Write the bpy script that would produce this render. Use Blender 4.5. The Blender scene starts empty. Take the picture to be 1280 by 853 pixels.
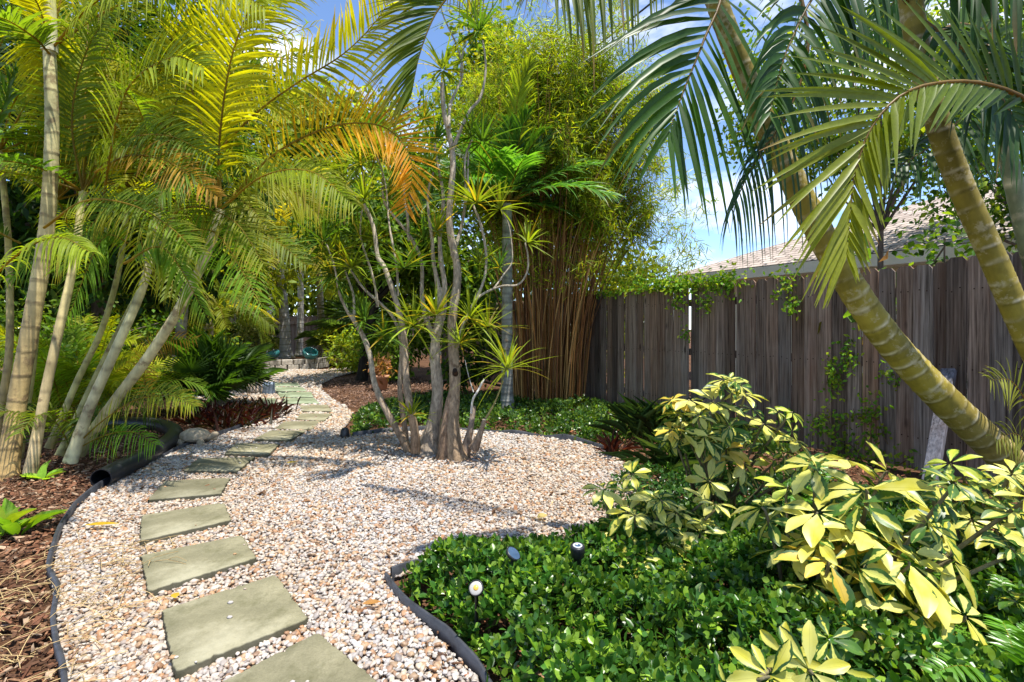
import bpy, math, random
import numpy as np
random.seed(11)
R = np.random.default_rng(11)
F, EYE, HOR = 640.0, 1.29, 408.0
SC = bpy.context.scene
COL = SC.collection

# ------------------------------------------------------------------ placing
def P(px, py, Y):
    return np.array([(px - 640) / F * Y, Y, EYE + (HOR - py) / F * Y])
def G(px, py, z=0.0):
    Y = F * (EYE - z) / (py - HOR)
    return np.array([(px - 640) / F * Y, Y, z])
def path(*t):
    return np.array([P(*a) for a in t])
FN = np.array([0.8763, 0.4818, 0.0])          # fence normal (away from the garden)
FD = np.array([0.4818, -0.8763, 0.0])         # along the fence, towards the camera
FO = 5.32
def onfence(px, py, off=0.0):
    Y = (FO - off) / (FN[0] * (px - 640) / F + FN[1])
    return P(px, py, Y)
def nrm(v):
    v = np.asarray(v, float)
    return v / np.maximum(np.linalg.norm(v, axis=-1, keepdims=True), 1e-9)
def spline(pts, n):
    p = np.asarray(pts, float)
    q = np.vstack([2 * p[0] - p[1], p, 2 * p[-1] - p[-2]])
    m = len(p) - 1
    t = np.linspace(0, m, n)
    i = np.minimum(t.astype(int), m - 1)
    u = (t - i)[:, None]
    a, b, c, d = q[i], q[i + 1], q[i + 2], q[i + 3]
    return 0.5 * ((2 * b) + (c - a) * u + (2 * a - 5 * b + 4 * c - d) * u * u + (3 * b - a - 3 * c + d) * u ** 3)
def along(pts, step):
    s = spline(pts, 400)
    d = np.concatenate([[0], np.cumsum(np.linalg.norm(np.diff(s, axis=0), axis=1))])
    n = max(2, int(d[-1] / step) + 1)
    t = np.linspace(0, d[-1], n)
    return np.stack([np.interp(t, d, s[:, k]) for k in range(3)], 1), t

# ------------------------------------------------------------------ mesh builder
class MB:
    def __init__(s):
        s.v, s.f, s.c, s.a, s.n = [], [], [], [], 0
    def add(s, v, f, col=(1, 1, 1), aux=None):
        v = np.asarray(v, float).reshape(-1, 3)
        f = np.asarray(f, int)
        c = np.broadcast_to(np.asarray(col, float), (len(v), 3))
        a = np.zeros((len(v), 3)) if aux is None else np.asarray(aux, float)
        s.v.append(v); s.f.append(f + s.n); s.c.append(c); s.a.append(a); s.n += len(v)
    def build(s, name, mat, parent=None, loc=None, smooth=True):
        V = np.vstack(s.v); Cc = np.vstack(s.c); A = np.vstack(s.a)
        org = np.zeros(3)
        if loc is not None: org = np.asarray(loc, float)
        poff = np.array(parent['_o']) if parent is not None else np.zeros(3)
        if parent is not None and loc is None: org = poff
        V = V - org
        me = bpy.data.meshes.new(name)
        me.vertices.add(len(V)); me.vertices.foreach_set('co', V.astype(np.float32).ravel())
        idx = np.concatenate([f.ravel() for f in s.f])
        tot = np.concatenate([np.full(len(f), f.shape[1]) for f in s.f])
        st = np.concatenate([[0], np.cumsum(tot)[:-1]])
        me.loops.add(len(idx)); me.loops.foreach_set('vertex_index', idx.astype(np.int32))
        me.polygons.add(len(tot)); me.polygons.foreach_set('loop_start', st.astype(np.int32))
        me.update(calc_edges=True)
        me.polygons.foreach_set('use_smooth', np.full(len(tot), bool(smooth)))
        for nm, arr in (('Col', Cc), ('Aux', A)):
            at = me.attributes.new(nm, 'FLOAT_COLOR', 'POINT')
            at.data.foreach_set('color', np.hstack([arr, np.ones((len(arr), 1))]).astype(np.float32).ravel())
        me.update()
        me.materials.append(mat)
        o = bpy.data.objects.new(name, me); COL.objects.link(o)
        if parent is not None:
            o.parent = parent
        o.location = org - poff
        o['_o'] = [float(x) for x in org]
        return o

def tag(o, label=None, cat=None, group=None, kind=None):
    if label: o['label'] = label
    if cat: o['category'] = cat
    if group: o['group'] = group
    if kind: o['kind'] = kind
    return o
def thing(name, label, cat, loc, group=None):
    o = bpy.data.objects.new(name, None); COL.objects.link(o)
    o.location = loc; o['_o'] = [float(x) for x in loc]
    o.empty_display_size = .1
    return tag(o, label, cat, group)

def grid_faces(nr, nc, closed=True):
    f = []
    for i in range(nr - 1):
        for j in range(nc if closed else nc - 1):
            a, b = i * nc + j, i * nc + (j + 1) % nc
            f.append((a, b, b + nc, a + nc))
    return np.array(f)
def tube(mb, pts, rad, n=8, col=(1, 1, 1), cap=True, jit=0.0):
    p = np.asarray(pts, float); m = len(p)
    rad = np.asarray(rad, float); rad2 = None
    if rad.ndim == 2: rad2 = rad; rad = rad.mean(1)
    r = np.broadcast_to(rad, (m,))
    T = nrm(np.gradient(p, axis=0))
    ref = np.array([0, 0, 1.0]) if abs(T[0][2]) < .9 else np.array([1.0, 0, 0])
    U = np.zeros_like(p); u = nrm(np.cross(T[0], ref))
    for i in range(m):
        u = nrm(u - T[i] * np.dot(u, T[i])); U[i] = u
    W = np.cross(T, U)
    a = np.linspace(0, 2 * np.pi, n, endpoint=False)
    rr = r[:, None] * (1 + (R.normal(0, jit, (m, n)) if jit else 0))
    if rad2 is not None: rr = rad2
    v = p[:, None] + rr[..., None] * (np.cos(a)[None, :, None] * U[:, None] + np.sin(a)[None, :, None] * W[:, None])
    c = np.asarray(col, float)
    if c.ndim == 3: c = c.reshape(-1, 3)
    elif c.ndim == 2: c = np.repeat(c, n, axis=0)
    d = np.concatenate([[0], np.cumsum(np.linalg.norm(np.diff(p, axis=0), axis=1))])
    aux = np.stack([np.repeat(d, n), np.tile(a, m), np.zeros(m * n)], 1)
    mb.add(v.reshape(-1, 3), grid_faces(m, n), c, aux)
    if cap:
        for k, fl in ((0, True), (m - 1, False)):
            ring = v[k]; ce = ring.mean(0)
            vv = np.vstack([ring, ce[None]])
            ff = [((j + 1) % n, j, n) if fl else (j, (j + 1) % n, n) for j in range(n)]
            cc = c if c.ndim == 1 else c[k * n]
            mb.add(vv, ff, cc)
def box(mb, c, s, ax=None, col=(1, 1, 1), bev=0.0):
    ax = np.eye(3) if ax is None else np.asarray(ax, float)
    h = np.asarray(s, float) / 2
    b = min(bev, h.min() * .9)
    if b <= 0:
        v = np.array([[x, y, z] for z in (-1, 1) for y in (-1, 1) for x in (-1, 1)]) * h
        f = [(0, 2, 3, 1), (4, 5, 7, 6), (0, 1, 5, 4), (2, 6, 7, 3), (0, 4, 6, 2), (1, 3, 7, 5)]
        mb.add(v @ ax + c, f, col)
    else:
        # chamfered along the vertical and top edges
        def ring(hx, hy, z, bb):
            return [(-hx, -hy + bb, z), (-hx + bb, -hy, z), (hx - bb, -hy, z), (hx, -hy + bb, z), (hx, hy - bb, z), (hx - bb, hy, z), (-hx + bb, hy, z), (-hx, hy - bb, z)]
        v = np.array(ring(h[0], h[1], -h[2], b) + ring(h[0], h[1], h[2] - b, b) + ring(h[0] - b, h[1] - b, h[2], b * .6))
        f4 = []
        for i in range(2):
            for j in range(8):
                a, bb = i * 8 + j, i * 8 + (j + 1) % 8
                f4.append((a, bb, bb + 8, a + 8))
        mb.add(v @ ax + c, f4, col)
        mb.add(v[16:] @ ax + c, [tuple(range(8))], col)
        mb.add(v[:8] @ ax + c, [tuple(range(7, -1, -1))], col)
def lathe(mb, prof, c, n=24, col=(1, 1, 1), axis=(0, 0, 1)):
    prof = np.array(prof, float); ax = nrm(axis)
    u = nrm(np.cross(ax, (0.3, 1, 0.1))); w = np.cross(ax, u)
    a = np.linspace(0, 2 * np.pi, n, endpoint=False)
    v = np.asarray(c) + prof[:, 1, None, None] * ax + prof[:, 0, None, None] * (np.cos(a)[None, :, None] * u + np.sin(a)[None, :, None] * w)
    mb.add(v.reshape(-1, 3), grid_faces(len(prof), n)[:, ::-1], col)

# leaf template: (u along, v across, w out of plane) three verts across
def leaf_tmpl(nst=4, shape='oval', fold=.12, curl=.12, across=3):
    s = np.linspace(0, 1, nst)
    if shape == 'oval': hw = np.sin(np.pi * np.clip(s, 0.02, .985) ** .85) ** .75
    elif shape == 'obov': hw = np.sin(np.pi * np.clip(s, 0.03, .975) ** 1.35) ** .8
    elif shape == 'strap': hw = np.minimum(1, .45 + 3 * s) * np.clip(1.03 - s ** 2.2, 0.03, 1)
    else: hw = np.minimum(1, .3 + 4 * s) * (1.02 - s)
    vs = np.linspace(-.5, .5, across)
    v = np.stack([np.repeat(s, across), (hw[:, None] * vs[None]).ravel(),
                  (np.abs(hw[:, None] * vs[None]) * 2 * fold - curl * (s ** 2)[:, None]).ravel()], 1)
    aux = np.stack([np.repeat(s, across), np.tile(vs, nst)], 1)
    return v, grid_faces(nst, across, False), aux
def leaves(mb, tm, C, D, N, L, W, col, rnd=None):
    tv, tf, ta = tm; n = len(C); k = len(tv)
    D = nrm(D); S = nrm(np.cross(D, N)); N2 = np.cross(S, D)
    L = np.broadcast_to(L, (n,))[:, None, None]; W = np.broadcast_to(W, (n,))[:, None, None]
    V = C[:, None] + L * tv[None, :, 0:1] * D[:, None] + W * tv[None, :, 1:2] * S[:, None]
    V = V + (W * np.maximum(tv[None, :, 2:3], 0) + L * np.minimum(tv[None, :, 2:3], 0)) * N2[:, None]
    f = (tf[None] + (np.arange(n) * k)[:, None, None]).reshape(-1, tf.shape[1])
    col = np.broadcast_to(np.asarray(col, float), (n, 3))
    if rnd is None: rnd = R.random(n)
    aux = np.stack([np.tile(ta[:, 0], n), np.tile(ta[:, 1], n) + .5, np.repeat(rnd, k)], 1)
    mb.add(V.reshape(-1, 3), f, np.repeat(col, k, axis=0), aux)
def jitcol(n, base, var=.25, alt=None, p=0.0):
    c = np.tile(np.asarray(base, float), (n, 1))
    if alt is not None:
        t = (R.random(n) < p)[:, None] * R.random((n, 1)) ** .5
        c = c * (1 - t) + np.asarray(alt, float) * t
    return c * np.clip(R.normal(1, var, (n, 1)), .35, 1.9)
def rdir(n, up=0.0):
    d = nrm(R.normal(0, 1, (n, 3))); d[:, 2] += up
    return nrm(d)

# ------------------------------------------------------------------ materials
class NT:
    def __init__(s, name):
        s.m = bpy.data.materials.new(name); s.m.use_nodes = True
        s.t = s.m.node_tree; s.t.nodes.clear()
        s.out = s.n('ShaderNodeOutputMaterial')
    def n(s, typ, ins=None, **kw):
        x = s.t.nodes.new(typ)
        for k, v in kw.items(): setattr(x, k, v)
        for k, v in (ins or {}).items():
            if isinstance(v, bpy.types.NodeSocket): s.t.links.new(v, x.inputs[k])
            else: x.inputs[k].default_value = v
        return x
    def attr(s, nm='Col'): return s.n('ShaderNodeAttribute', attribute_name=nm).outputs['Color']
    def obj(s): return s.n('ShaderNodeTexCoord').outputs['Object']
    def scaled(s, vec, sc): return s.n('ShaderNodeVectorMath', {0: vec, 1: sc}, operation='MULTIPLY').outputs[0]
    def noise(s, vec, scale, detail=4, rough=.55): return s.n('ShaderNodeTexNoise', {'Vector': vec, 'Scale': scale, 'Detail': detail, 'Roughness': rough}).outputs['Fac']
    def remap(s, fac, a, b, c, d): return s.n('ShaderNodeMapRange', {'Value': fac, 'From Min': a, 'From Max': b, 'To Min': c, 'To Max': d}).outputs[0]
    def mul(s, col, fac): return s.n('ShaderNodeVectorMath', {0: col, 'Scale': fac}, operation='SCALE').outputs[0]
    def vmul(s, a, b): return s.n('ShaderNodeVectorMath', {0: a, 1: b}, operation='MULTIPLY').outputs[0]
    def mix(s, fac, a, b):
        x = s.n('ShaderNodeMix', data_type='RGBA')
        for i, v in ((0, fac), (6, a), (7, b)):
            if isinstance(v, bpy.types.NodeSocket): s.t.links.new(v, x.inputs[i])
            else: x.inputs[i].default_value = (*v, 1) if isinstance(v, tuple) else v
        return x.outputs[2]
    def bump(s, h, st=.3, d=.01): return s.n('ShaderNodeBump', {'Height': h, 'Strength': st, 'Distance': d}).outputs[0]
    def bsdf(s, col, rough=.6, spec=.5, normal=None, metal=0.0):
        b = s.n('ShaderNodeBsdfPrincipled', {'Roughness': rough, 'Specular IOR Level': spec, 'Metallic': metal})
        if isinstance(col, bpy.types.NodeSocket): s.t.links.new(col, b.inputs['Base Color'])
        else: b.inputs['Base Color'].default_value = (*col, 1)
        if normal is not None: s.t.links.new(normal, b.inputs['Normal'])
        return b.outputs[0]
    def done(s, sh):
        s.t.links.new(sh, s.out.inputs['Surface']); return s.m

def mat_leaf(name, trans=.42, rough=.42, spec=.45, tint=(1.5, 1.35, .5), ns=2.0, lo=.72, hi=1.3):
    t = NT(name); o = t.obj()
    c = t.mul(t.attr(), t.remap(t.noise(o, ns, 3), .3, .7, lo, hi))
    fine = t.noise(o, 60, 2)
    c = t.mul(c, t.remap(fine, .3, .7, .88, 1.12))
    p = t.bsdf(c, rough, spec)
    tr = t.n('ShaderNodeBsdfTranslucent', {'Color': t.vmul(c, tint)}).outputs[0]
    mx = t.n('ShaderNodeMixShader', {0: trans, 1: p, 2: tr}).outputs[0]
    return t.done(mx)
M_PALM = mat_leaf('palm_leaf', .55, .5, .22, (1.6, 1.55, .4))
M_DARKPALM = mat_leaf('dark_palm_leaf', .42, .4, .32, (1.8, 1.7, .4))
M_LEAF = mat_leaf('broad_leaf', .48, .5, .2, (1.7, 1.5, .45))
M_COVER = mat_leaf('ground_cover_leaf', .3, .3, .45, (1.4, 1.5, .4), 3.0)
M_BAMB = mat_leaf('bamboo_leaf', .52, .5, .2, (1.75, 1.5, .4), 1.2)
M_STRAP = mat_leaf('strap_leaf', .45, .45, .25, (1.5, 1.4, .5))

def mat_varieg():
    t = NT('variegated_leaf')
    a = t.n('ShaderNodeSeparateColor', {0: t.attr('Aux')}).outputs
    o = t.obj()
    d = t.n('ShaderNodeMath', {0: a[1], 1: .5}, operation='SUBTRACT').outputs[0]
    d = t.n('ShaderNodeMath', {0: d}, operation='ABSOLUTE').outputs[0]
    pass           # 0 midrib .. .5 margin
    e = t.n('ShaderNodeMath', {0: t.remap(t.noise(o, 22, 3, .6), .3, .7, -.17, .17), 1: d}, operation='ADD').outputs[0]
    thr = t.remap(a[2], 0, 1, .0, .62)
    e = t.n('ShaderNodeMath', {0: e, 1: thr}, operation='SUBTRACT').outputs[0]
    fac = t.remap(e, -.02, .03, 0, 1)
    yel = t.mix(t.remap(t.noise(o, 9, 2), .35, .65, 0, 1), (.60, .55, .06), (.70, .67, .20))
    yel = t.vmul(yel, t.attr())
    grn = t.mix(t.remap(t.noise(o, 14, 2), .35, .65, 0, 1), (.026, .075, .014), (.08, .18, .02))
    c = t.mix(fac, yel, grn)
    vein = t.remap(d, 0, .035, .78, 1)
    c = t.mul(c, vein)
    p = t.bsdf(c, .38, .4)
    tr = t.n('ShaderNodeBsdfTranslucent', {'Color': t.vmul(c, (1.15, 1.1, .6))}).outputs[0]
    return t.done(t.n('ShaderNodeMixShader', {0: .3, 1: p, 2: tr}).outputs[0])
M_VAR = mat_varieg()

def mat_bark(name, stretch=(1, 1, 1), sc=14, lo=.55, hi=1.35, bump=.5, rough=.85, spots=None, dist=.012):
    t = NT(name); o = t.scaled(t.obj(), stretch)
    n1 = t.noise(o, sc, 6, .65); n2 = t.noise(o, sc * .22, 3)
    c = t.mul(t.attr(), t.remap(n1, .3, .7, lo, hi))
    c = t.mul(c, t.remap(n2, .3, .7, .75, 1.25))
    if spots:
        f = t.remap(t.noise(t.obj(), spots[1], 5, .7), spots[2], spots[2] + .07, 0, spots[3])
        c = t.mix(f, c, spots[0])
    return t.done(t.bsdf(c, rough, .25, t.bump(n1, bump, dist)))
M_TRUNK = mat_bark('palm_trunk', (1, 1, .5), 16, .75, 1.25, .25, .6, ((.50, .43, .27), 10, .55, .55))
M_PALETRUNK = mat_bark('pale_palm_trunk', (1, 1, .35), 18, .72, 1.22, .3, .7, ((.20, .13, .07), 5, .56, .75))
M_BARK = mat_bark('tree_bark', (1, 1, .25), 26, .5, 1.4, .9, .9)
M_DBARK = mat_bark('dracaena_bark', (1, 1, .35), 44, .42, 1.45, 1.0, .95, ((.10, .05, .025), 6, .6, .7))
M_CULM = mat_bark('bamboo_culm', (1, 1, .2), 12, .7, 1.3, .1, .5)

def mat_plain(name, col, rough=.5, spec=.5, ns=20, lo=.85, hi=1.15, bump=0.0, metal=0.0, usecol=False):
    t = NT(name); o = t.obj(); n1 = t.noise(o, ns, 5, .6)
    base = t.attr() if usecol else None
    if base is None:
        base = t.n('ShaderNodeRGB'); base.outputs[0].default_value = (*col, 1); base = base.outputs[0]
    c = t.mul(base, t.remap(n1, .3, .7, lo, hi))
    return t.done(t.bsdf(c, rough, spec, t.bump(n1, bump, .004) if bump else None, metal))
M_PLASTIC = mat_plain('black_plastic', (.012, .013, .016), .38, .5, 9, .6, 1.7, .15)
M_EDGE = mat_plain('edging_plastic', (.035, .037, .045), .5, .5, 14, .5, 1.7, .3)
M_WHITE = mat_plain('frosted_lens', (.40, .38, .34), .35)
M_AMBER = mat_plain('amber_chip', (.75, .42, .06), .35)
M_PANEL = mat_plain('solar_cell', (.05, .09, .16), .15, .6)
M_GREY = mat_plain('grey_ring', (.45, .47, .5), .35)
M_TERRA = mat_plain('terracotta', (.55, .30, .18), .8, .3, 12, .75, 1.2, .2)
M_TEAL = mat_plain('teal_glaze', (.04, .19, .20), .2, .6, 8, .6, 1.4)
M_ROCK = mat_plain('rock', (.3, .27, .22), .85, .3, 10, .55, 1.4, .8, usecol=True)
M_STAT = mat_plain('cast_stone', (.42, .34, .24), .8, .3, 22, .6, 1.3, .6)
M_CREAM = mat_plain('cream_paint', (.84, .79, .64), .6, .3, 3, .93, 1.05)
M_CABLE = mat_plain('cable_rubber', (.015, .015, .017), .5)
M_PEB = mat_plain('pebble', (.5, .5, .5), .55, .4, 70, .78, 1.18, 0, usecol=True)
M_CHIP = mat_plain('bark_chip', (.2, .1, .05), .9, .2, 60, .6, 1.4, .4, usecol=True)
M_BLOCK = mat_plain('planter_block', (.33, .30, .26), .85, .3, 14, .6, 1.3, .5, usecol=True)

def mat_slab():
    t = NT('paver_concrete'); o = t.obj()
    n1 = t.noise(o, 3.2, 4, .6); n2 = t.noise(o, 130, 3, .7); n3 = t.noise(o, 9, 5, .7)
    c = t.mix(t.remap(n1, .35, .65, 0, 1), (.145, .135, .08), (.25, .23, .145))
    c = t.mul(c, t.remap(n2, .3, .7, .84, 1.14))
    c = t.mix(t.remap(n3, .52, .72, 0, .85), c, (.105, .10, .05))
    n4 = t.noise(o, 1.7, 5, .7)
    c = t.mix(t.remap(n4, .5, .66, 0, .6), c, (.33, .31, .22))
    v = t.n('ShaderNodeTexVoronoi', {'Vector': o, 'Scale': 45.0}).outputs['Distance']
    c = t.mix(t.remap(v, .03, .10, .7, 0), c, (.10, .09, .06))
    c = t.vmul(c, t.attr())
    return t.done(t.bsdf(c, .85, .25, t.bump(t.n('ShaderNodeMath', {0: n2, 1: n3}, operation='ADD').outputs[0], .35, .004)))
M_SLAB = mat_slab()
def mat_fence():
    t = NT('weathered_wood'); o = t.obj(); a = t.attr('Aux')
    off = t.n('ShaderNodeVectorMath', {0: o, 1: t.mul(a, 7.0)}, operation='ADD').outputs[0]
    g1 = t.noise(t.scaled(off, (55, 55, 1.6)), 1, 6, .65)
    g2 = t.noise(t.scaled(off, (9, 9, .8)), 1, 4, .6)
    g3 = t.noise(o, 1.1, 4, .6)
    c = t.mix(t.remap(g1, .32, .68, 0, 1), (.042, .027, .019), (.37, .27, .205))
    c = t.mix(t.remap(g2, .45, .72, 0, .6), c, (.20, .105, .066))
    c = t.mix(t.remap(g3, .48, .72, 0, .4), c, (.31, .27, .24))
    k = t.n('ShaderNodeTexVoronoi', {'Vector': t.scaled(off, (5.5, 5.5, 1.9)), 'Scale': 1.0}).outputs['Distance']
    c = t.mix(t.remap(k, .05, .13, .85, 0), c, (.03, .02, .016))
    c = t.vmul(c, t.attr())
    return t.done(t.bsdf(c, .9, .15, t.bump(g1, .6, .006)))
M_FENCE = mat_fence()
def mat_ground():
    t = NT('mulch_soil'); o = t.obj()
    n1 = t.noise(o, 22, 6, .7); n2 = t.noise(o, 1.6, 4); n3 = t.noise(t.scaled(o, (30, 90, 1)), 1, 3)
    c = t.mix(t.remap(n1, .35, .65, 0, 1), (.03, .017, .01), (.16, .078, .042))
    c = t.mix(t.remap(n3, .5, .7, 0, .6), c, (.24, .14, .08))
    c = t.mul(c, t.remap(n2, .3, .7, .7, 1.2))
    return t.done(t.bsdf(c, .95, .1, t.bump(n1, .9, .03)))
M_GROUND = mat_ground()
def mat_gravelbed():
    t = NT('gravel_bed'); o = t.obj()
    v = t.n('ShaderNodeTexVoronoi', {'Vector': o, 'Scale': 38.0})
    r = t.n('ShaderNodeValToRGB', {0: t.n('ShaderNodeSeparateColor', {0: v.outputs['Color']}).outputs[0]})
    e = r.color_ramp.elements
    e[0].position = 0; e[0].color = (.32, .19, .11, 1); e[1].position = 1; e[1].color = (.66, .62, .57, 1)
    for p, c in ((.22, (.42, .26, .14, 1)), (.3, (.52, .45, .38, 1)), (.6, (.62, .58, .54, 1))):
        x = e.new(p); x.color = c
    c = t.mul(r.outputs[0], t.remap(v.outputs['Distance'], .2, .75, 1, .35))
    return t.done(t.bsdf(c, .7, .3, t.bump(v.outputs['Distance'], -.8, .02)))
M_GBED = mat_gravelbed()
def mat_shingle():
    t = NT('roof_shingle'); a = t.attr('Aux')
    b = t.n('ShaderNodeTexBrick', {'Vector': a, 'Color1': (.33, .27, .23, 1), 'Color2': (.48, .41, .36, 1), 'Mortar': (.10, .075, .06, 1),
                                   'Scale': 1.0, 'Mortar Size': .018, 'Brick Width': .36, 'Row Height': .19, 'Bias': 0.0})
    c = t.mul(b.outputs[0], t.remap(t.noise(a, 5, 5, .7), .3, .7, .75, 1.25))
    return t.done(t.bsdf(c, .9, .2, t.bump(b.outputs[1], -.6, .02)))
M_SHING = mat_shingle()

# ------------------------------------------------------------------ ground, gravel, stones
def poly_inside(poly, pts):
    x, y = pts[:, 0], pts[:, 1]; ins = np.zeros(len(pts), bool)
    n = len(poly); j = n - 1
    for i in range(n):
        xi, yi = poly[i]; xj, yj = poly[j]
        c = ((yi > y) != (yj > y)) & (x < (xj - xi) * (y - yi) / (yj - yi + 1e-12) + xi)
        ins ^= c; j = i
    return ins
def gp(lst): return np.array([G(a, b)[:2] for a, b in lst])

mb = MB()
n = 41
gx = np.concatenate([np.linspace(-150, -12, 8), np.linspace(-11, 11, 40), np.linspace(12, 150, 8)])
gy = np.concatenate([np.linspace(-60, -4, 5), np.linspace(-3, 24, 46), np.linspace(26, 200, 10)])
X, Yg = np.meshgrid(gx, gy)
Z = -.012 + .010 * np.sin(X * 2.1) * np.cos(Yg * 1.7)
Z -= .01
mb.add(np.stack([X, Yg, Z], -1).reshape(-1, 3), grid_faces(len(gy), len(gx), False))
tag(mb.build('ground', M_GROUND), kind='structure')

left = gp([(85, 853), (72, 780), (66, 725), (70, 690), (84, 655), (112, 622), (150, 600), (190, 580), (235, 560), (290, 540), (335, 525), (358, 515)])
left = np.vstack([[[-.95, .7], [-1.15, 1.1], [-1.36, 1.5]], left])
far = gp([(348, 507), (320, 505), (285, 503), (235, 498), (250, 485), (300, 476), (296, 467), (330, 462), (405, 463), (445, 459), (452, 464), (418, 472),
          (402, 480), (402, 489), (415, 500), (432, 509), (441, 517), (436, 529), (425, 541)])
ring = gp([(440, 547), (470, 543), (520, 540), (575, 540), (630, 543), (680, 548), (725, 555), (760, 566), (782, 580)])
right = gp([(790, 600), (788, 632), (772, 666), (722, 683), (650, 692), (580, 703), (522, 715), (488, 724), (494, 742), (520, 775), (560, 815), (604, 858)])
right = np.vstack([right, [[-.02, 1.55], [.12, .7]]])
gpoly = np.vstack([left, far, ring, right])
mb = MB()
mb.add(np.hstack([gpoly, np.full((len(gpoly), 1), .002)])[::-1], [tuple(range(len(gpoly)))])
tag(mb.build('gravel_path', M_GBED, smooth=False), kind='structure')

SLABS = [
    (None, 'khaki square stepping stone nearest the camera, cut off by the bottom edge'),
    ([(202, 762), (345, 718), (385, 773), (218, 840)], 'second stepping stone from the camera, large plain khaki square'),
    ([(176, 694), (302, 669), (321, 697), (185, 739)], 'third stepping stone from the camera, with soft pale streaks of light'),
    ([(177, 644), (280, 628), (289, 650), (175, 676)], 'fourth stepping stone from the camera, level with the yellow fallen leaf'),
    ([(206, 601), (288, 597), (276, 617), (184, 625)], 'fifth stepping stone from the camera, with a dark front edge beside the pipe mouth'),
    ([(248, 573), (319, 571), (296, 589), (229, 588)], 'sixth stepping stone, just right of the black pipe'),
    ([(296, 554), (349, 555), (336, 568), (280, 567)], 'seventh stepping stone, right of the stone turtle'),
    ([(338, 538), (383, 538), (362, 550), (317, 549)], 'eighth stepping stone, level with the red bromeliads'),
    ([(355, 527), (401, 526), (390, 537), (343, 536)], 'ninth stepping stone, lapping the one before it'),
    ([(375, 517), (415, 517), (405, 526), (370, 524)], 'tenth stepping stone, at the right of the path bend'),
    ([(375, 507), (409, 506), (415, 514), (377, 514)], 'eleventh stepping stone, just before the straight far run'),
    ([(352, 497.5), (393, 497.5), (399, 504.5), (353, 504.5)], 'pale green stone first in the straight far run'),
    ([(346, 490), (389, 490), (392, 496.5), (350, 496.5)], 'pale green stone second in the straight far run'),
    ([(342, 484), (378, 484), (384, 489), (345, 489)], 'pale green stone third in the straight far run'),
    ([(340, 478.5), (372, 478.5), (376, 483), (341, 483)], 'pale green stone farthest along the path towards the planter'),
    ([(326, 498), (345, 498), (348, 505), (329, 505)], 'small pale slab beside the grey block and rocks'),
]
slab_quads = []
for k, (px, lab) in enumerate(SLABS):
    zt = .042 if k < 8 else .034
    if px is None: q = np.array([(-1.096, 1.70), (-.794, 2.091), (-.424, 1.756), (-.726, 1.36)])
    else: q = np.array([G(a, b, zt)[:2] for a, b in px])
    slab_quads.append(q)
    ctr = np.array([*q.mean(0), 0])
    m = MB(); N8 = 34
    per = []
    for i in range(4):
        a, b = q[i], q[(i + 1) % 4]
        for t in np.linspace(0, 1, N8, endpoint=False):
            w = .0026 * R.normal() - (.009 if R.random() < .03 else 0) if 0 < t else 0.0
            nn = nrm(q[i:i + 1] - q.mean(0))[0]
            per.append(a + (b - a) * t + nrm(np.array([[-(b - a)[1], (b - a)[0]]]))[0] * w - (nn * .008 if t == 0 else 0))
    per = np.array(per); nP = len(per); c2 = q.mean(0)
    def rg(s, z): return np.hstack([c2 + (per - c2) * s, np.full((nP, 1), z)])
    rings = [rg(1.0, -.03), rg(1.0, zt - .006), rg(.994, zt - .0015), rg(.982, zt), rg(.5, zt)]
    V = np.vstack(rings)
    tone = np.array([1, 1, 1.0]) if k < 11 else np.array([.95, 1.2, 1.2])
    tone = tone * R.uniform(.9, 1.1)
    if k == 4: tone = tone * .72
    cc = np.vstack([np.tile(tone * (.4 if r < 2 else .8 if r == 2 else 1), (nP, 1)) for r in range(5)])  # sides and rim coloured darker than the top face
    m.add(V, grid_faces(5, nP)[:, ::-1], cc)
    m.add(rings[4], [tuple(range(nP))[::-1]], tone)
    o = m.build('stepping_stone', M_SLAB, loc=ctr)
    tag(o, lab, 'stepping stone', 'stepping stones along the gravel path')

# pebbles
def ico(sub):
    t = (1 + 5 ** .5) / 2
    v = [(-1, t, 0), (1, t, 0), (-1, -t, 0), (1, -t, 0), (0, -1, t), (0, 1, t), (0, -1, -t), (0, 1, -t), (t, 0, -1), (t, 0, 1), (-t, 0, -1), (-t, 0, 1)]
    f = [(0, 11, 5), (0, 5, 1), (0, 1, 7), (0, 7, 10), (0, 10, 11), (1, 5, 9), (5, 11, 4), (11, 10, 2), (10, 7, 6), (7, 1, 8), (3, 9, 4), (3, 4, 2), (3, 2, 6), (3, 6, 8), (3, 8, 9), (4, 9, 5), (2, 4, 11), (6, 2, 10), (8, 6, 7), (9, 8, 1)]
    v = [tuple(nrm(np.array(x))) for x in v]
    for _ in range(sub):
        c = {}; nf = []
        def mid(a, b):
            k = (min(a, b), max(a, b))
            if k not in c:
                v.append(tuple(nrm(np.array(v[a]) + np.array(v[b])))); c[k] = len(v) - 1
            return c[k]
        for a, b, d in f:
            x, y, z = mid(a, b), mid(b, d), mid(d, a)
            nf += [(a, x, z), (b, y, x), (d, z, y), (x, y, z)]
        f = nf
    return np.array(v), np.array(f)
def jgrid(x0, x1, y0, y1, s, jit=.42):
    xs = np.arange(x0, x1, s); ys = np.arange(y0, y1, s * .87)
    A, B = np.meshgrid(xs, ys); A = A + (np.arange(len(ys)) % 2)[:, None] * s / 2
    p = np.stack([A.ravel(), B.ravel()], 1)
    return p + R.uniform(-jit * s, jit * s, p.shape)
def near_slab(p, grow=1.0):
    k = np.zeros(len(p), bool)
    for q in slab_quads: k |= poly_inside(q.mean(0) + (q - q.mean(0)) * grow, p)
    return k
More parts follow.
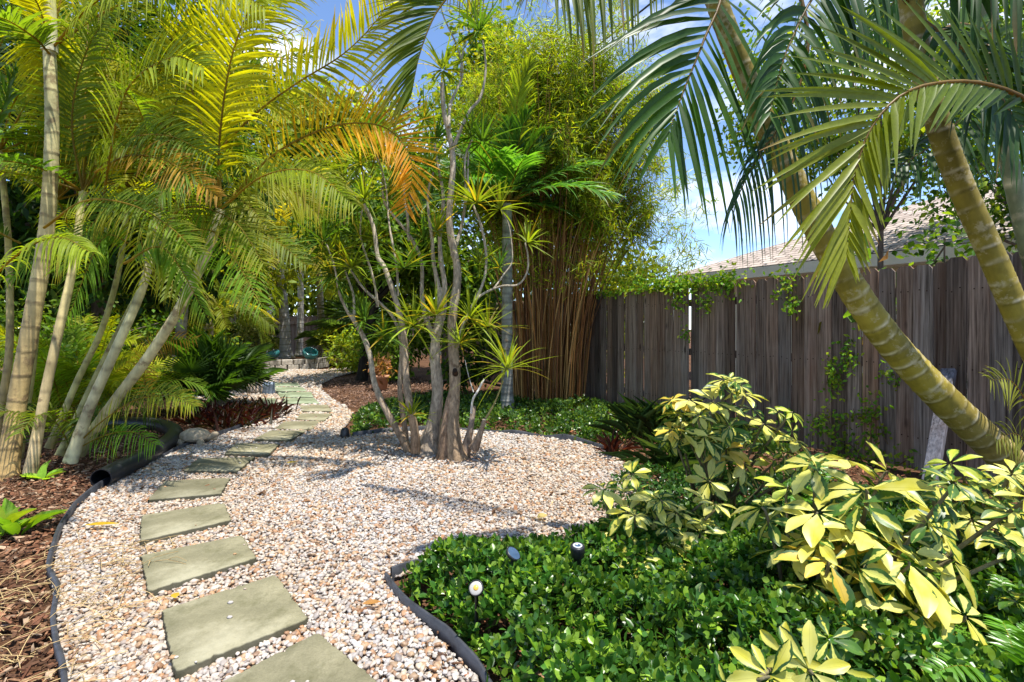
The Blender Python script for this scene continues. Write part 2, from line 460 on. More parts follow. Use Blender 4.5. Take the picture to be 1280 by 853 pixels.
PAL = np.array([(.60, .54, .46), (.50, .46, .43), (.66, .61, .55), (.52, .41, .32), (.46, .28, .14), (.42, .20, .075), (.28, .15, .08), (.34, .30, .28), (.56, .43, .29)])
PW = np.array([.20, .16, .16, .11, .11, .07, .05, .07, .07]); PW = PW / PW.sum()
mb = MB()
for (y0, y1, sp, sub, sz) in ((.75, 2.5, .0185, 1, .0114), (2.5, 4.4, .0195, 0, .0124), (4.4, 7.0, .027, 0, .0172), (7.0, 16, .045, 0, .028)):
    p = jgrid(-4.4, 3.0, y0, y1, sp) if y1 < 7.5 else jgrid(-9, 2, y0, y1, sp)
    p = p[poly_inside(gpoly, p) & ~near_slab(p)]
    nP = len(p); tv, tf = ico(sub); k = len(tv)
    var = 12
    bank = [tv * (1 + .16 * R.normal(0, 1, (k, 1)) * (1 if sub else .6)) for _ in range(var)]
    S = sz * np.clip(R.lognormal(0, .27, (nP, 1)), .5, 1.9) * np.stack([R.uniform(.85, 1.25, nP), R.uniform(.65, .95, nP), R.uniform(.42, .68, nP)], 1)
    ang = R.uniform(0, 6.283, nP); tl = R.normal(0, .35, nP); tl2 = R.normal(0, .35, nP)
    base = np.stack([bank[i] for i in R.integers(0, var, nP)]) * S[:, None]
    def rot(v, a, i, j):
        c, s = np.cos(a)[:, None], np.sin(a)[:, None]
        x, y = v[..., i].copy(), v[..., j].copy()
        v[..., i] = c * x - s * y; v[..., j] = s * x + c * y
        return v
    base = rot(base, tl, 0, 2); base = rot(base, tl2, 1, 2); base = rot(base, ang, 0, 1)
    z = .006 + R.uniform(0, .012, nP) + .008 * np.sin(p[:, 0] * 3.1) * np.sin(p[:, 1] * 2.7)
    if y1 < 4.5: extra = None
    V = base + np.hstack([p, z[:, None]])[:, None]
    c = PAL[R.choice(len(PAL), nP, p=PW)] * R.uniform(.54, .95, (nP, 1)) * [1, 1.02, 1.06]
    warm = (.5 + .5 * np.sin(p[:, 0] * 2.3 + 1.1 * np.sin(p[:, 1] * 1.9)))[:, None]
    c = c * .78 + c.mean(0) * .22
    c = c * (1 - .18 * warm * np.array([0.05, .45, 1.0]))
    f = (tf[None] + (np.arange(nP) * k)[:, None, None]).reshape(-1, 3)
    mb.add(V.reshape(-1, 3), f, np.repeat(c, k, axis=0))
for q, zt_ in zip(slab_quads[:11], [.042] * 8 + [.034] * 3):                  # stones kicked up onto the slabs
    nP = int(R.integers(2, 9)); tv, tf = ico(1); k = len(tv)
    w_ = R.dirichlet(np.ones(4) * .5, nP); p = w_ @ q
    V = (tv * (1 + .15 * R.normal(0, 1, (k, 1))))[None] * (.009 * R.uniform(.35, 1.25, (nP, 1, 1))) * [1.2, .9, .6] + np.hstack([p, np.full((nP, 1), zt_ + .003)])[:, None]
    mb.add(V.reshape(-1, 3), (tf[None] + (np.arange(nP) * k)[:, None, None]).reshape(-1, 3), np.repeat(PAL[R.choice(len(PAL), nP, p=PW)] * .8, k, axis=0))
tag(mb.build('gravel', M_PEB), 'white, grey and tan river pebbles covering the winding garden path', 'gravel', kind='stuff')

# mulch chips
def chips(name, polys, dens, label, cols, mat=M_CHIP, size=(.014, .06), cat='mulch'):
    m = MB()
    for poly in polys:
        poly = np.array(poly); x0, y0 = poly.min(0); x1, y1 = poly.max(0)
        nn = int((x1 - x0) * (y1 - y0) * dens)
        p = np.stack([R.uniform(x0, x1, nn), R.uniform(y0, y1, nn)], 1)
        p = p[poly_inside(poly, p)]; nn = len(p)
        L = R.uniform(*size, nn); W = L * R.uniform(.12, .45, nn); T = R.uniform(.003, .010, nn)
        D = rdir(nn); D[:, 2] *= .3; D = nrm(D); Nn = rdir(nn, 1.6)
        S = nrm(np.cross(D, Nn)); N2 = np.cross(S, D)
        C = np.hstack([p, R.uniform(-.006, .025, (nn, 1))])
        tv = np.array([(x, y, z) for z in (-.5, .5) for y in (-.5, .5) for x in (-.5, .5)]) * 1.0
        tv = tv[None] * (1 + R.uniform(-.35, .2, (nn, 8, 3)))
        V = C[:, None] + tv[..., 0:1] * L[:, None, None] * D[:, None] + tv[..., 1:2] * W[:, None, None] * S[:, None] + tv[..., 2:3] * T[:, None, None] * N2[:, None]
        tf = np.array([(0, 2, 3, 1), (4, 5, 7, 6), (0, 1, 5, 4), (2, 6, 7, 3), (0, 4, 6, 2), (1, 3, 7, 5)])
        f = (tf[None] + (np.arange(nn) * 8)[:, None, None]).reshape(-1, 4)
        c = np.array(cols)[R.integers(0, len(cols), nn)] * R.uniform(.6, 1.25, (nn, 1))
        m.add(V.reshape(-1, 3), f, np.repeat(c, 8, axis=0))
    return tag(m.build(name, mat, smooth=False), label, cat, kind='stuff')
lp = [(-6.5, .6), (-1.42, .6)] + [tuple(x - [.04, 0]) for x in left[3:]] + [(-4.6, 7.5), (-8, 7.5)]
RED = [(.19, .085, .045), (.15, .065, .035), (.27, .15, .085), (.09, .045, .025), (.22, .11, .06), (.33, .23, .15)]
chips('bark_mulch', [lp], 1300, 'red brown bark mulch under the clump of palms', RED)
isl = gp([(404, 482), (418, 474), (460, 470), (520, 470), (560, 490), (520, 505), (445, 512), (432, 507), (415, 498)])
chips('leaf_mulch', [isl], 420, 'dull brown mulch in the island bed beyond the bare trunks', [(.2, .12, .09), (.28, .18, .13), (.12, .07, .05), (.33, .2, .13)])
rp = [tuple(x) for x in gp([(640, 520), (800, 520), (1000, 560), (1280, 640), (1280, 700), (1000, 680), (800, 610), (760, 560), (660, 545)])]
rp2 = [(.1, .7), (3.6, .7), (3.9, 2.5), (2.6, 3.6), (1.0, 3.2), (.2, 2.3), (-.4, 2.2)]
chips('fallen_bits', [[tuple(x) for x in gpoly]], 42, 'dry brown leaf bits and twigs scattered over the gravel', [(.2, .1, .05), (.3, .16, .08), (.42, .28, .14), (.12, .07, .04)], size=(.02, .07))
chips('leaf_litter', [rp, rp2], 500, 'dry brown leaf litter under the shrubs by the fence', [(.18, .09, .05), (.10, .055, .035), (.27, .16, .09), (.3, .12, .06)])

# dry straw
m = MB()
pts = np.stack([R.uniform(-2.6, -1.5, 520), R.uniform(1.3, 3.0, 520)], 1)
pts = pts[pts[:, 0] < -1.47 - .32 * (pts[:, 1] - 1.3) + .1]
for p in pts[:300]:
    d = rdir(1)[0]; d[2] *= .25; L = R.uniform(.1, .3)
    a = np.array([*p, .02 + R.uniform(0, .02)])
    q = np.array([a, a + d * L * .5 + [0, 0, .02], a + d * L]); q[:, 2] = np.maximum(q[:, 2], .012)
    tube(m, spline(q, 5), .0016, 4, np.array((.50, .36, .17)) * R.uniform(.6, 1.15), cap=False)
tag(m.build('dry_straw', M_CHIP), 'pale dry straw scattered over the red mulch', 'straw', kind='stuff')

# edging strips
def edging(pts, h, label, w=.008):
    p, t = along(np.hstack([np.asarray(pts), np.zeros((len(pts), 1))]), .04)
    T = nrm(np.gradient(p, axis=0)); S = np.stack([-T[:, 1], T[:, 0], T[:, 2] * 0], 1)
    hh = h + .008 * np.sin(t * 3.1) + .005 * np.sin(t * 9.7) + np.interp(t, np.arange(0, t[-1] + .3, .22), R.normal(0, .007, len(np.arange(0, t[-1] + .3, .22))))
    wob = (.009 * np.sin(t * 2.3) + np.interp(t, np.arange(0, t[-1] + .4, .31), R.normal(0, .011, len(np.arange(0, t[-1] + .4, .31)))))[:, None]
    q = []
    for s, z in ((-1, -.05), (-1, 1), (0, 1.09), (1, 1), (1, -.05)):
        off = S * (s * w * (1.6 if z >= 1 else 1)) + S * wob
        zz = hh * z if z > 0 else np.full(len(p), z)
        q.append(p + off + np.array([0, 0, 1])[None] * zz[:, None])
    V = np.stack(q, 1).reshape(-1, 3)
    m = MB(); m.add(V, grid_faces(len(p), 5, False))
    o = m.build('garden_edging', M_EDGE, loc=(*pts[len(pts) // 2], 0))
    return tag(o, label, 'edging', 'plastic garden edging')
edging(left - [.02, 0], .05, 'long black plastic edging curving between red mulch and gravel', .006)
edging(np.vstack([ring + [0, .03], gp([(800, 596)])]), .045, 'low dark edging arc behind the bare trunks along the green ground cover')
edging(np.vstack([gp([(536, 706), (510, 714), (487, 722)])]), .04, 'short end of black edging at the corner of the near green bed', .005)
edging(np.vstack([gp([(486, 725), (497, 745), (522, 776), (562, 816), (606, 859)]), [[.0, 1.5], [.14, .7]]]), .04, 'black edging strip along the front side of the near green bed', .005)

# ------------------------------------------------------------------ palms
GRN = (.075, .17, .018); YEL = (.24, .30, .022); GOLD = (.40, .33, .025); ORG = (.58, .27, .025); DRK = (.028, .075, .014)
TL = leaf_tmpl(5, 'strap', .16, 0)
def frond(parent, pts, L, n=40, U=(0, -1, .25), col=GRN, tip=None, droop=.25, ang=(42, 72), w=.028, t0=.14, lift=.25, r0=.011, rc=(.30, .22, .03), mat=None, endcol=None, name='frond', var=.13, one=0, inner=1.0):
    if mat is None: n, w = int(n * 1.3), w * .74
    m = MB()
    c = spline(pts, 26)
    tt = np.linspace(0, 1, 26)
    tube(m, c, r0 * (1.05 - .9 * tt), 6, np.array(rc), cap=False)
    t = np.linspace(t0, .995, n)
    t = np.concatenate([t, t + .4 / n * (1 - t0)]); t = np.clip(t + R.normal(0, .003, len(t)), t0, 1)
    side = np.concatenate([np.ones(n), -np.ones(n)])
    if one: t = t[side == one]; side = side[side == one]
    Pp = np.stack([np.interp(t, tt, c[:, k]) for k in range(3)], 1)
    Tt = nrm(np.gradient(c, axis=0)); Tp = nrm(np.stack([np.interp(t, tt, Tt[:, k]) for k in range(3)], 1))
    S = nrm(np.cross(Tp, np.broadcast_to(nrm(U), Tp.shape))) * side[:, None]
    Nn = nrm(np.cross(S * side[:, None], Tp))
    th = np.radians(ang[1] + (ang[0] - ang[1]) * t) + R.normal(0, .06, len(t))
    u = (t - t0) / (1 - t0)
    prof = np.clip(.5 + 2.2 * u, 0, 1) * np.clip(1.15 - .75 * u ** 2.2, .2, 1)
    LL = L * prof * R.uniform(.9, 1.07, len(t)) * np.where(side > 0, 1, inner)
    D = nrm(np.sin(th)[:, None] * S + np.cos(th)[:, None] * Tp + (lift + R.normal(0, .07, len(t)))[:, None] * Nn)
    ns = 6; s = np.linspace(0, 1, ns)
    dr = droop * R.uniform(.75, 1.3, len(t))
    pos = Pp[:, None] + LL[:, None, None] * (s[None, :, None] * D[:, None]) 
    g = (LL * dr)[:, None] * (s ** 2.1)[None]
    pos[..., 2] -= g
    pos = pos + (LL * dr * .35)[:, None, None] * (s ** 2)[None, :, None] * (-D[:, None])
    hw = np.minimum(1, .45 + 2.6 * s) * np.clip(1.02 - s ** 2.0, .04, 1)
    Wd = nrm(np.cross(D, Nn) + R.normal(0, .22, D.shape))
    fo = nrm(np.cross(Wd, D))
    ww = w * (.65 + .45 * prof) * .5
    V = np.stack([pos + sg * (ww[:, None] * hw[None])[..., None] * Wd[:, None] + (0 if sg == 0 else 1) * (ww[:, None] * hw[None])[..., None] * .35 * fo[:, None] for sg in (-1, 0, 1)], 2)
    k = ns * 3
    tf = grid_faces(ns, 3, False)
    f = (tf[None] + (np.arange(len(t)) * k)[:, None, None]).reshape(-1, 4)
    cb = np.tile(np.asarray(col, float), (len(t), 1)) * np.clip(R.normal(1, var, (len(t), 1)), .5, 1.5)
    if endcol is not None: cb = cb * (1 - u[:, None]) + np.asarray(endcol) * u[:, None]
    cv = np.repeat(cb[:, None], ns, 1)
    if tip is not None:
        q = np.clip((s - .35) / .65, 0, 1)[None, :, None] * R.uniform(.5, 1.0, (len(t), 1, 1))
        cv = cv * (1 - q) + np.asarray(tip) * q
    dry = (R.random(len(t)) < .07)[:, None, None] * np.clip((s - .7) / .3, 0, 1)[None, :, None]
    cv = cv * (1 - dry) + np.array((.30, .16, .06)) * dry
    cv = np.repeat(cv, 3, 1).reshape(-1, 3)
    m.add(V.reshape(-1, 3), f, cv)
    return m.build(name, mat or M_PALM, parent)

def ptrunk(parent, pts, r0, r1, cbot, ctop, ring_c, gap=(.16, .09), mat=None, bulge=.05, n=16, ringw=.012, shaft=None, flare=0.0, name='trunk'):
    p, t = along(pts, .0125 if r0 > .05 else .03)
    Lt = t[-1]; u = t / Lt
    r = r0 + (r1 - r0) * u + flare * np.exp(-t / .18)
    uu = np.clip(u * (1 if mat is not None else 3.2), 0, 1)
    c = np.array(cbot) * (1 - uu[:, None]) + np.array(ctop) * uu[:, None]
    pos = []; x = .06
    while x < Lt - .02:
        pos.append(x); x += gap[0] + (gap[1] - gap[0]) * (x / Lt) * R.uniform(.8, 1.2) + R.normal(0, .008)
    pos = np.array(pos) if pos else np.array([-9.0])
    th = np.linspace(0, 2 * np.pi, n, endpoint=False)
    ph = R.uniform(0, 6.283, len(pos)); am = R.uniform(.1, .9, len(pos)) * r0 * .22
    near_i = np.abs(t[:, None] - pos[None]).argmin(1)
    sd = t[:, None] - pos[near_i][:, None] - am[near_i][:, None] * np.sin(th[None] + ph[near_i][:, None]) + R.normal(0, ringw * .22, (len(t), n))
    k = np.exp(-(sd / ringw) ** 2)
    dk = np.exp(-((sd + ringw * 1.7) / (ringw * .9)) ** 2)
    brk = np.clip(.55 + .6 * np.sin(th[None] * 2 + 3 * ph[near_i][:, None]) + R.normal(0, .3, (len(t), n)), .15, 1)
    r2 = r[:, None] * (1 + bulge * k + .012 * R.normal(0, 1, (len(t), n)))
    seg = (1 + .16 * np.sin(ph[near_i] * 5))[:, None, None]
    c3 = c[:, None, :] * seg * (1 - .4 * dk[..., None])
    c3 = c3 * (1 - (k * brk * .85)[..., None]) + np.array(ring_c) * (k * brk * .85)[..., None]
    m = MB(); tube(m, p, r2, n, c3)
    return m.build(name, mat or M_TRUNK, parent)

def arch(top, az, el, L, sag, n=4):
    d = np.array([math.cos(az) * math.cos(el), math.sin(az) * math.cos(el), math.sin(el)])
    s = np.linspace(0, 1, n + 1)
    q = np.asarray(top) + L * s[:, None] * d
    q[:, 2] -= sag * L * s ** 2.2
    return q
def crown(parent, top, nf, L, LL, col, n=34, w=.03, mat=None, el=(.2, 1.3), sag=(.35, .7), az0=0, azr=6.283, tip=None, altcol=None, lean=None, **kw):
    for i in range(nf):
        az = az0 + azr * (i + R.uniform(-.3, .3)) / nf
        e = R.uniform(*el)
        q = arch(top, az, e, L * R.uniform(.8, 1.1), R.uniform(*sag))
        c = np.array(col) * R.uniform(.8, 1.2)
        if altcol is not None:
            a = R.random() ** 1.6; c = c * (1 - a) + np.array(altcol) * a
        frond(parent, q, LL, n, U=(R.normal(0, .3), -.45 + R.normal(0, .3), 1), col=c, tip=tip, w=w, mat=mat, droop=R.uniform(.2, .55), **kw)

# --- the clump on the left
base = G(50, 588)
A = thing('areca_palm', 'big clump of pale ringed palm stems with sunlit yellow green fronds at the left', 'palm clump', base)
RB = (.16, .11, .06)
stems = [
    (path((8, 600, 4.35), (22, 500, 4.4), (40, 400, 4.45), (58, 290, 4.5), (65, 170, 4.5), (62, 62, 4.5)), .118, .07, (.44, .32, .17), (.50, .48, .33)),
    (path((38, 592, 4.35), (55, 500, 4.4), (72, 420, 4.45), (92, 330, 4.6), (104, 240, 4.8)), .066, .045, (.50, .40, .29), (.42, .40, .22)),
    (path((88, 577, 4.55), (112, 510, 4.55), (150, 425, 4.6), (178, 360, 4.7), (192, 300, 4.8), (200, 240, 4.9)), .074, .046, (.48, .46, .36), (.45, .45, .28)),
    (path((98, 566, 4.75), (145, 500, 4.7), (190, 440, 4.7), (232, 372, 4.7), (262, 308, 4.7), (276, 262, 4.7)), .082, .058, (.40, .38, .24), (.55, .52, .40)),
    (path((-6, 590, 4.6), (0, 520, 4.7), (12, 430, 4.8), (10, 300, 5.0), (0, 190, 5.1)), .075, .05, (.30, .22, .12), (.36, .34, .18)),
    (path((62, 560, 5.0), (95, 480, 5.1), (128, 410, 5.2), (150, 330, 5.3), (160, 240, 5.4)), .07, .048, (.35, .32, .18), (.40, .42, .18)),
    (path((22, 585, 4.9), (40, 470, 5.1), (50, 380, 5.3), (70, 250, 5.5)), .06, .045, (.32, .25, .12), (.35, .38, .15)),
    (path((74, 570, 4.9), (120, 470, 5.2), (190, 330, 5.5), (240, 220, 5.7)), .06, .045, (.38, .36, .2), (.40, .42, .2)),
]
for si, (pts, r0, r1, cb, ct) in enumerate(stems):
    if si >= 4: r0, r1 = r0 * .7, r1 * .75
    r0, r1 = r0 * .6, r1 * .64
    cb, ct = np.array(cb) * (1.25, 1.15, .85), np.array(ct) * (1.2, 1.15, .85)
    ptrunk(A, pts, r0, r1, cb, ct, RB, gap=(.22, .17), mat=M_PALETRUNK, bulge=.05, ringw=.010, flare=.014)
# crownshaft
for st in (stems[0][0][-1], stems[3][0][-1]):
    pass
S0 = stems[0][0][-1]
ptrunk(A, np.array([S0 - [0, 0, .02], S0 + [.005, 0, .25], S0 + [.01, 0, .6]]), .06, .03, (.55, .52, .36), (.38, .36, .06), (.4, .36, .1), gap=(2, 2), mat=M_PALETRUNK, name='crownshaft')
def fp(*a): return path(*a)
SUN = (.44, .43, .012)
FR = [
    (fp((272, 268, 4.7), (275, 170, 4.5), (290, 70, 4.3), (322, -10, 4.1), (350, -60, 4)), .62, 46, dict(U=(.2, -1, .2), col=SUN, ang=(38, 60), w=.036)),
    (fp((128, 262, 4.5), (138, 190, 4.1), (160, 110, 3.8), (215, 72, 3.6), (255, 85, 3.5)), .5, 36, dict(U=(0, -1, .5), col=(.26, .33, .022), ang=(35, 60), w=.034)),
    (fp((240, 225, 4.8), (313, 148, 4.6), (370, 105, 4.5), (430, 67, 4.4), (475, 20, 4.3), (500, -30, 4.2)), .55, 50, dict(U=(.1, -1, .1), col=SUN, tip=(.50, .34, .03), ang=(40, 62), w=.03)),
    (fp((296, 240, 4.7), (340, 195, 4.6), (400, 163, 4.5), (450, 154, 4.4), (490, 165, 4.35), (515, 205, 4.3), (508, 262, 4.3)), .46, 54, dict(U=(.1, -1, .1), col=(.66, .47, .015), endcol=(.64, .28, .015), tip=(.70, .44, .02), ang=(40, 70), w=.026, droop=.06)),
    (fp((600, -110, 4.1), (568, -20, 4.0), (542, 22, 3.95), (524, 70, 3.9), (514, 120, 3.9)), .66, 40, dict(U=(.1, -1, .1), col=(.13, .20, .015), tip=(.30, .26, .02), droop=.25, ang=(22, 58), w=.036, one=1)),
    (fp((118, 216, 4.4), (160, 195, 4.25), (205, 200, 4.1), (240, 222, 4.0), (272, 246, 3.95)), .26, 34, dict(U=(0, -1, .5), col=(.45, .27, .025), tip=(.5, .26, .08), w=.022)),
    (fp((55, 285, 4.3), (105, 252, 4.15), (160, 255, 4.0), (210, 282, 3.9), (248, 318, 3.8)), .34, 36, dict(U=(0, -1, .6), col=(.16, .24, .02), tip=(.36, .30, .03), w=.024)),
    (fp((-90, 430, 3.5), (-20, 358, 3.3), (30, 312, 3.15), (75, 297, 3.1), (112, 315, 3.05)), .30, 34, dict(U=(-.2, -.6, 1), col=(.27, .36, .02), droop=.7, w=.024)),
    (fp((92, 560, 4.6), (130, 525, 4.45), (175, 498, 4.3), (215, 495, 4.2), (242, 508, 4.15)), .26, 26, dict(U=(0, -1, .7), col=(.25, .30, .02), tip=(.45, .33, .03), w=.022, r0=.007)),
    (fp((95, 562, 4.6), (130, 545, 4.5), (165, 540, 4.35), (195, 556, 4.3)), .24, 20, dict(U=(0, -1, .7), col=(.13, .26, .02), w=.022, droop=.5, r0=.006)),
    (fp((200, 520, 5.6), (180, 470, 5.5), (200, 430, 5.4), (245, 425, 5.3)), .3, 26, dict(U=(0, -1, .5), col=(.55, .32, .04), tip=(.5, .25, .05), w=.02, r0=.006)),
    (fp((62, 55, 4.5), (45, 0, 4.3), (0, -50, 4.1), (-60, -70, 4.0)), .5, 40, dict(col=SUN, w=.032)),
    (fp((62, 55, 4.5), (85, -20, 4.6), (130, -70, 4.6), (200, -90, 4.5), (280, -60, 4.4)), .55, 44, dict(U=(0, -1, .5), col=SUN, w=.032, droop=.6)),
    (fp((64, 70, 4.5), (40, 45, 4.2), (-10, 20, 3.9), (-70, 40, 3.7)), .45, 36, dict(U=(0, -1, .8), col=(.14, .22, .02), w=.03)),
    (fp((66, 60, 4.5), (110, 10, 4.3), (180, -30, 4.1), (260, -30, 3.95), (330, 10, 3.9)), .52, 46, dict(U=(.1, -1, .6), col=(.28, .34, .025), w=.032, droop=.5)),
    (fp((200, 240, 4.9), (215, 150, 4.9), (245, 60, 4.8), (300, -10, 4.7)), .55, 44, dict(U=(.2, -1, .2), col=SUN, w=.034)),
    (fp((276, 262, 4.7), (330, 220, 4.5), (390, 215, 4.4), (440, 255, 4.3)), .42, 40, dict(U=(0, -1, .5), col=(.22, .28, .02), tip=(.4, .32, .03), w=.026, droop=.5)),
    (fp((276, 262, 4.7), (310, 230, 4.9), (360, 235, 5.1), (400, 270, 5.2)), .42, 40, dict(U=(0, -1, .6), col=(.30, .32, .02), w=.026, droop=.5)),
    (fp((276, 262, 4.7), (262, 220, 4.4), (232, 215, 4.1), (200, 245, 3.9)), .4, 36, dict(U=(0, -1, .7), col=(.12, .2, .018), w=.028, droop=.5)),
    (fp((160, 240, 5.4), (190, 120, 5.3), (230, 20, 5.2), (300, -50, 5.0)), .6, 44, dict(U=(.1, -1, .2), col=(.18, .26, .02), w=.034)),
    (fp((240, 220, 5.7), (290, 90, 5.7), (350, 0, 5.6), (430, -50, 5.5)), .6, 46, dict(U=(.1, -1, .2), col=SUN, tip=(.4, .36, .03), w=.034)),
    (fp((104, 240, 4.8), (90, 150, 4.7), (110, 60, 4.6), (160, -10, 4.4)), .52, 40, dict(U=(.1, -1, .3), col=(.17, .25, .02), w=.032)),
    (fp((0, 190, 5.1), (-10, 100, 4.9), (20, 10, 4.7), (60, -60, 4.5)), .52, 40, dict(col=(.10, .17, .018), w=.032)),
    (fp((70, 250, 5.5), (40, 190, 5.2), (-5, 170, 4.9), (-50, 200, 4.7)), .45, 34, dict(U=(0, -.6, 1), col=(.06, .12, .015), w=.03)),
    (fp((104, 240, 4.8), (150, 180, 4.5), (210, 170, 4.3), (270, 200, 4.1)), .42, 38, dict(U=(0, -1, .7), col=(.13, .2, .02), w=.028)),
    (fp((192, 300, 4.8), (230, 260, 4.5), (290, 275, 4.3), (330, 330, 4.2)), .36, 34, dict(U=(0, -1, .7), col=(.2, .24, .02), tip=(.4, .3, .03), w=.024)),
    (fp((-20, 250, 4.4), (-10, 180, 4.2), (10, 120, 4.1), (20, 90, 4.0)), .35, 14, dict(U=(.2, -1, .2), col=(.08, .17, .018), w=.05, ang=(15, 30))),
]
for pts, L, n, kw in FR: frond(A, pts, L, n, **kw)
for top, k in ((stems[1][0][-1], 4), (stems[2][0][-1], 4), (stems[4][0][-1], 4), (stems[5][0][-1], 5), (stems[6][0][-1], 4), (stems[7][0][-1], 5)):
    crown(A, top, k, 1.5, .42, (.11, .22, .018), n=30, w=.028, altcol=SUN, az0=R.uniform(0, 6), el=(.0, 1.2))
for i in range(33):                              # more blades filling the canopy
    st = stems[int(R.integers(0, 8))][0][-1]
    x1, y1 = R.uniform(20, 430), R.uniform(-40, 230)
    Yt = R.uniform(4.6, 5.9)
    tipp = P(x1, y1, Yt)
    mid = (st + tipp) / 2 + [0, 0, R.uniform(.25, .6)]
    bright = R.random()
    colr = np.array((.11, .21, .016)) * (1 - bright) + np.array((.46, .44, .012)) * bright
    frond(A, np.array([st, (st + mid) / 2 + [0, 0, .15], mid, tipp]), R.uniform(.4, .58), 40, U=(R.normal(0, .3), -1, R.uniform(.1, .7)), col=colr, tip=(.60, .42, .02) if R.random() < .4 else None, w=.03, droop=R.uniform(.15, .5))
for i in range(6):                              # arching blades low in front of the stems
    x0, x1 = R.uniform(20, 230), 0
    Yt = R.uniform(4.0, 5.0); st = P(x0, R.uniform(240, 330), Yt); x1 = x0 + R.choice([-1, 1]) * R.uniform(60, 150)
    tipp = P(x1, R.uniform(290, 400), Yt - R.uniform(0, .6)); mid = (st + tipp) / 2 + [0, 0, R.uniform(.2, .4)]
    frond(A, np.array([st, mid, tipp]), R.uniform(.3, .4), 34, U=(0, -1, R.uniform(.3, .9)), col=np.array((.11, .21, .015)) * R.uniform(.6, 1.6), tip=(.46, .36, .02) if R.random() < .4 else None, w=.024, droop=R.uniform(.3, .6))
# low shoots inside the clump
for i in range(8):
    px = R.uniform(10, 150); q0 = P(px, 560, R.uniform(4.8, 5.6)); q0[2] = .05
    crown(A, q0, 1, R.uniform(.9, 1.9), .3, (.06, .12, .015), n=22, w=.022, el=(.8, 1.4), sag=(.4, .8), az0=R.uniform(0, 6.3), altcol=(.2, .25, .02), r0=.007)

# --- three palms on the right, bases outside the frame
def rpalm(label, tr, r0, r1, fronds, cr=None, cb=(.30, .23, .12), ct=(.235, .185, .028)):
    b = np.array(tr[0]); b[2] = 0
    t = thing('leaning_palm', label, 'palm tree', b, 'leaning palms at the fence')
    ptrunk(t, np.vstack([b, tr[1:]]), r0, r1, cb, ct, (.62, .54, .36), gap=(.085, .12), bulge=.04, ringw=.006, flare=.02, n=24)
    for pts, L, n, kw in fronds: frond(t, pts, L, n, mat=M_DARKPALM, rc=(.24, .15, .04), **kw)
    if cr: crown(t, **cr)
    return t
RG = (.042, .105, .015); RD = (.032, .08, .014); RBL = (.04, .095, .042)
tr1 = path((1345, 672, 2.95), (1265, 583, 2.9), (1180, 500, 2.86), (1105, 418, 2.83), (1042, 322, 2.8), (985, 213, 2.78), (932, 95, 2.75), (895, 0, 2.72), (872, -90, 2.7))
T1 = tr1[-1]
rpalm('olive ringed palm trunk leaning far left across the fence, largest of the three', tr1, .094, .050, [
    (path((880, -100, 2.7), (902, -15, 2.55), (880, 50, 2.45), (856, 110, 2.4), (836, 165, 2.35)), .74, 21, dict(U=(.15, -1, -.15), col=RG, w=.036, droop=.3, ang=(24, 66), lift=.1)),
    (path((985, -60, 2.6), (1010, 50, 2.5), (985, 140, 2.45), (945, 200, 2.4), (915, 262, 2.35)), .40, 30, dict(U=(.3, -1, 0), col=RBL, w=.018, droop=.9, ang=(30, 60))),
    (path((880, -110, 2.7), (800, -110, 2.6), (720, -70, 2.5), (690, -30, 2.45)), .5, 34, dict(col=(.12, .17, .02), w=.034, droop=.9)),
    (path((875, -110, 2.7), (760, -130, 3.0), (640, -100, 3.3), (570, -40, 3.5)), .5, 34, dict(col=(.14, .18, .02), tip=(.28, .24, .03), w=.034, droop=.9)),
])
tr2 = path((1405, 735, 2.6), (1335, 520, 2.6), (1288, 430, 2.6), (1240, 320, 2.6), (1198, 225, 2.6), (1168, 140, 2.6), (1150, 70, 2.6), (1138, 0, 2.6), (1122, -130, 2.6))
rpalm('olive ringed palm trunk rising from the right edge, middle of the three', tr2, .060, .05, [
    (path((1345, 190, 2.05), (1290, 130, 2.02), (1235, 106, 2.0), (1180, 103, 1.98), (1130, 117, 1.95), (1092, 155, 1.92), (1070, 210, 1.9), (1062, 270, 1.88), (1058, 315, 1.87)), .56, 42, dict(U=(0, -1, .1), col=(.052, .105, .012), endcol=(.30, .33, .02), w=.028, droop=.10, ang=(20, 58), lift=.12, r0=.010, inner=.55)),
    (path((1140, 10, 2.6), (1180, -50, 2.5), (1250, -60, 2.3), (1320, 0, 2.2)), .5, 38, dict(col=RD, w=.036, droop=.8)),
    (path((1140, 10, 2.6), (1090, -40, 2.4), (1030, -20, 2.3), (985, 60, 2.2), (962, 140, 2.15)), .42, 36, dict(U=(.1, -1, .2), col=RG, w=.034, droop=.6)),
    (path((1150, 60, 2.6), (1200, 30, 2.8), (1260, 60, 3.0), (1310, 140, 3.1)), .42, 34, dict(col=(.08, .15, .02), w=.03, droop=.6)),
    (path((1145, 20, 2.6), (1200, 60, 2.4), (1250, 120, 2.3), (1300, 210, 2.25)), .38, 34, dict(U=(0, -1, .3), col=RD, w=.03, droop=.5)),
])
tr3 = path((1350, 666, 3.2), (1312, 430, 3.2), (1280, 285, 3.2), (1257, 180, 3.2), (1242, 80, 3.2), (1234, 0, 3.2), (1224, -110, 3.2))
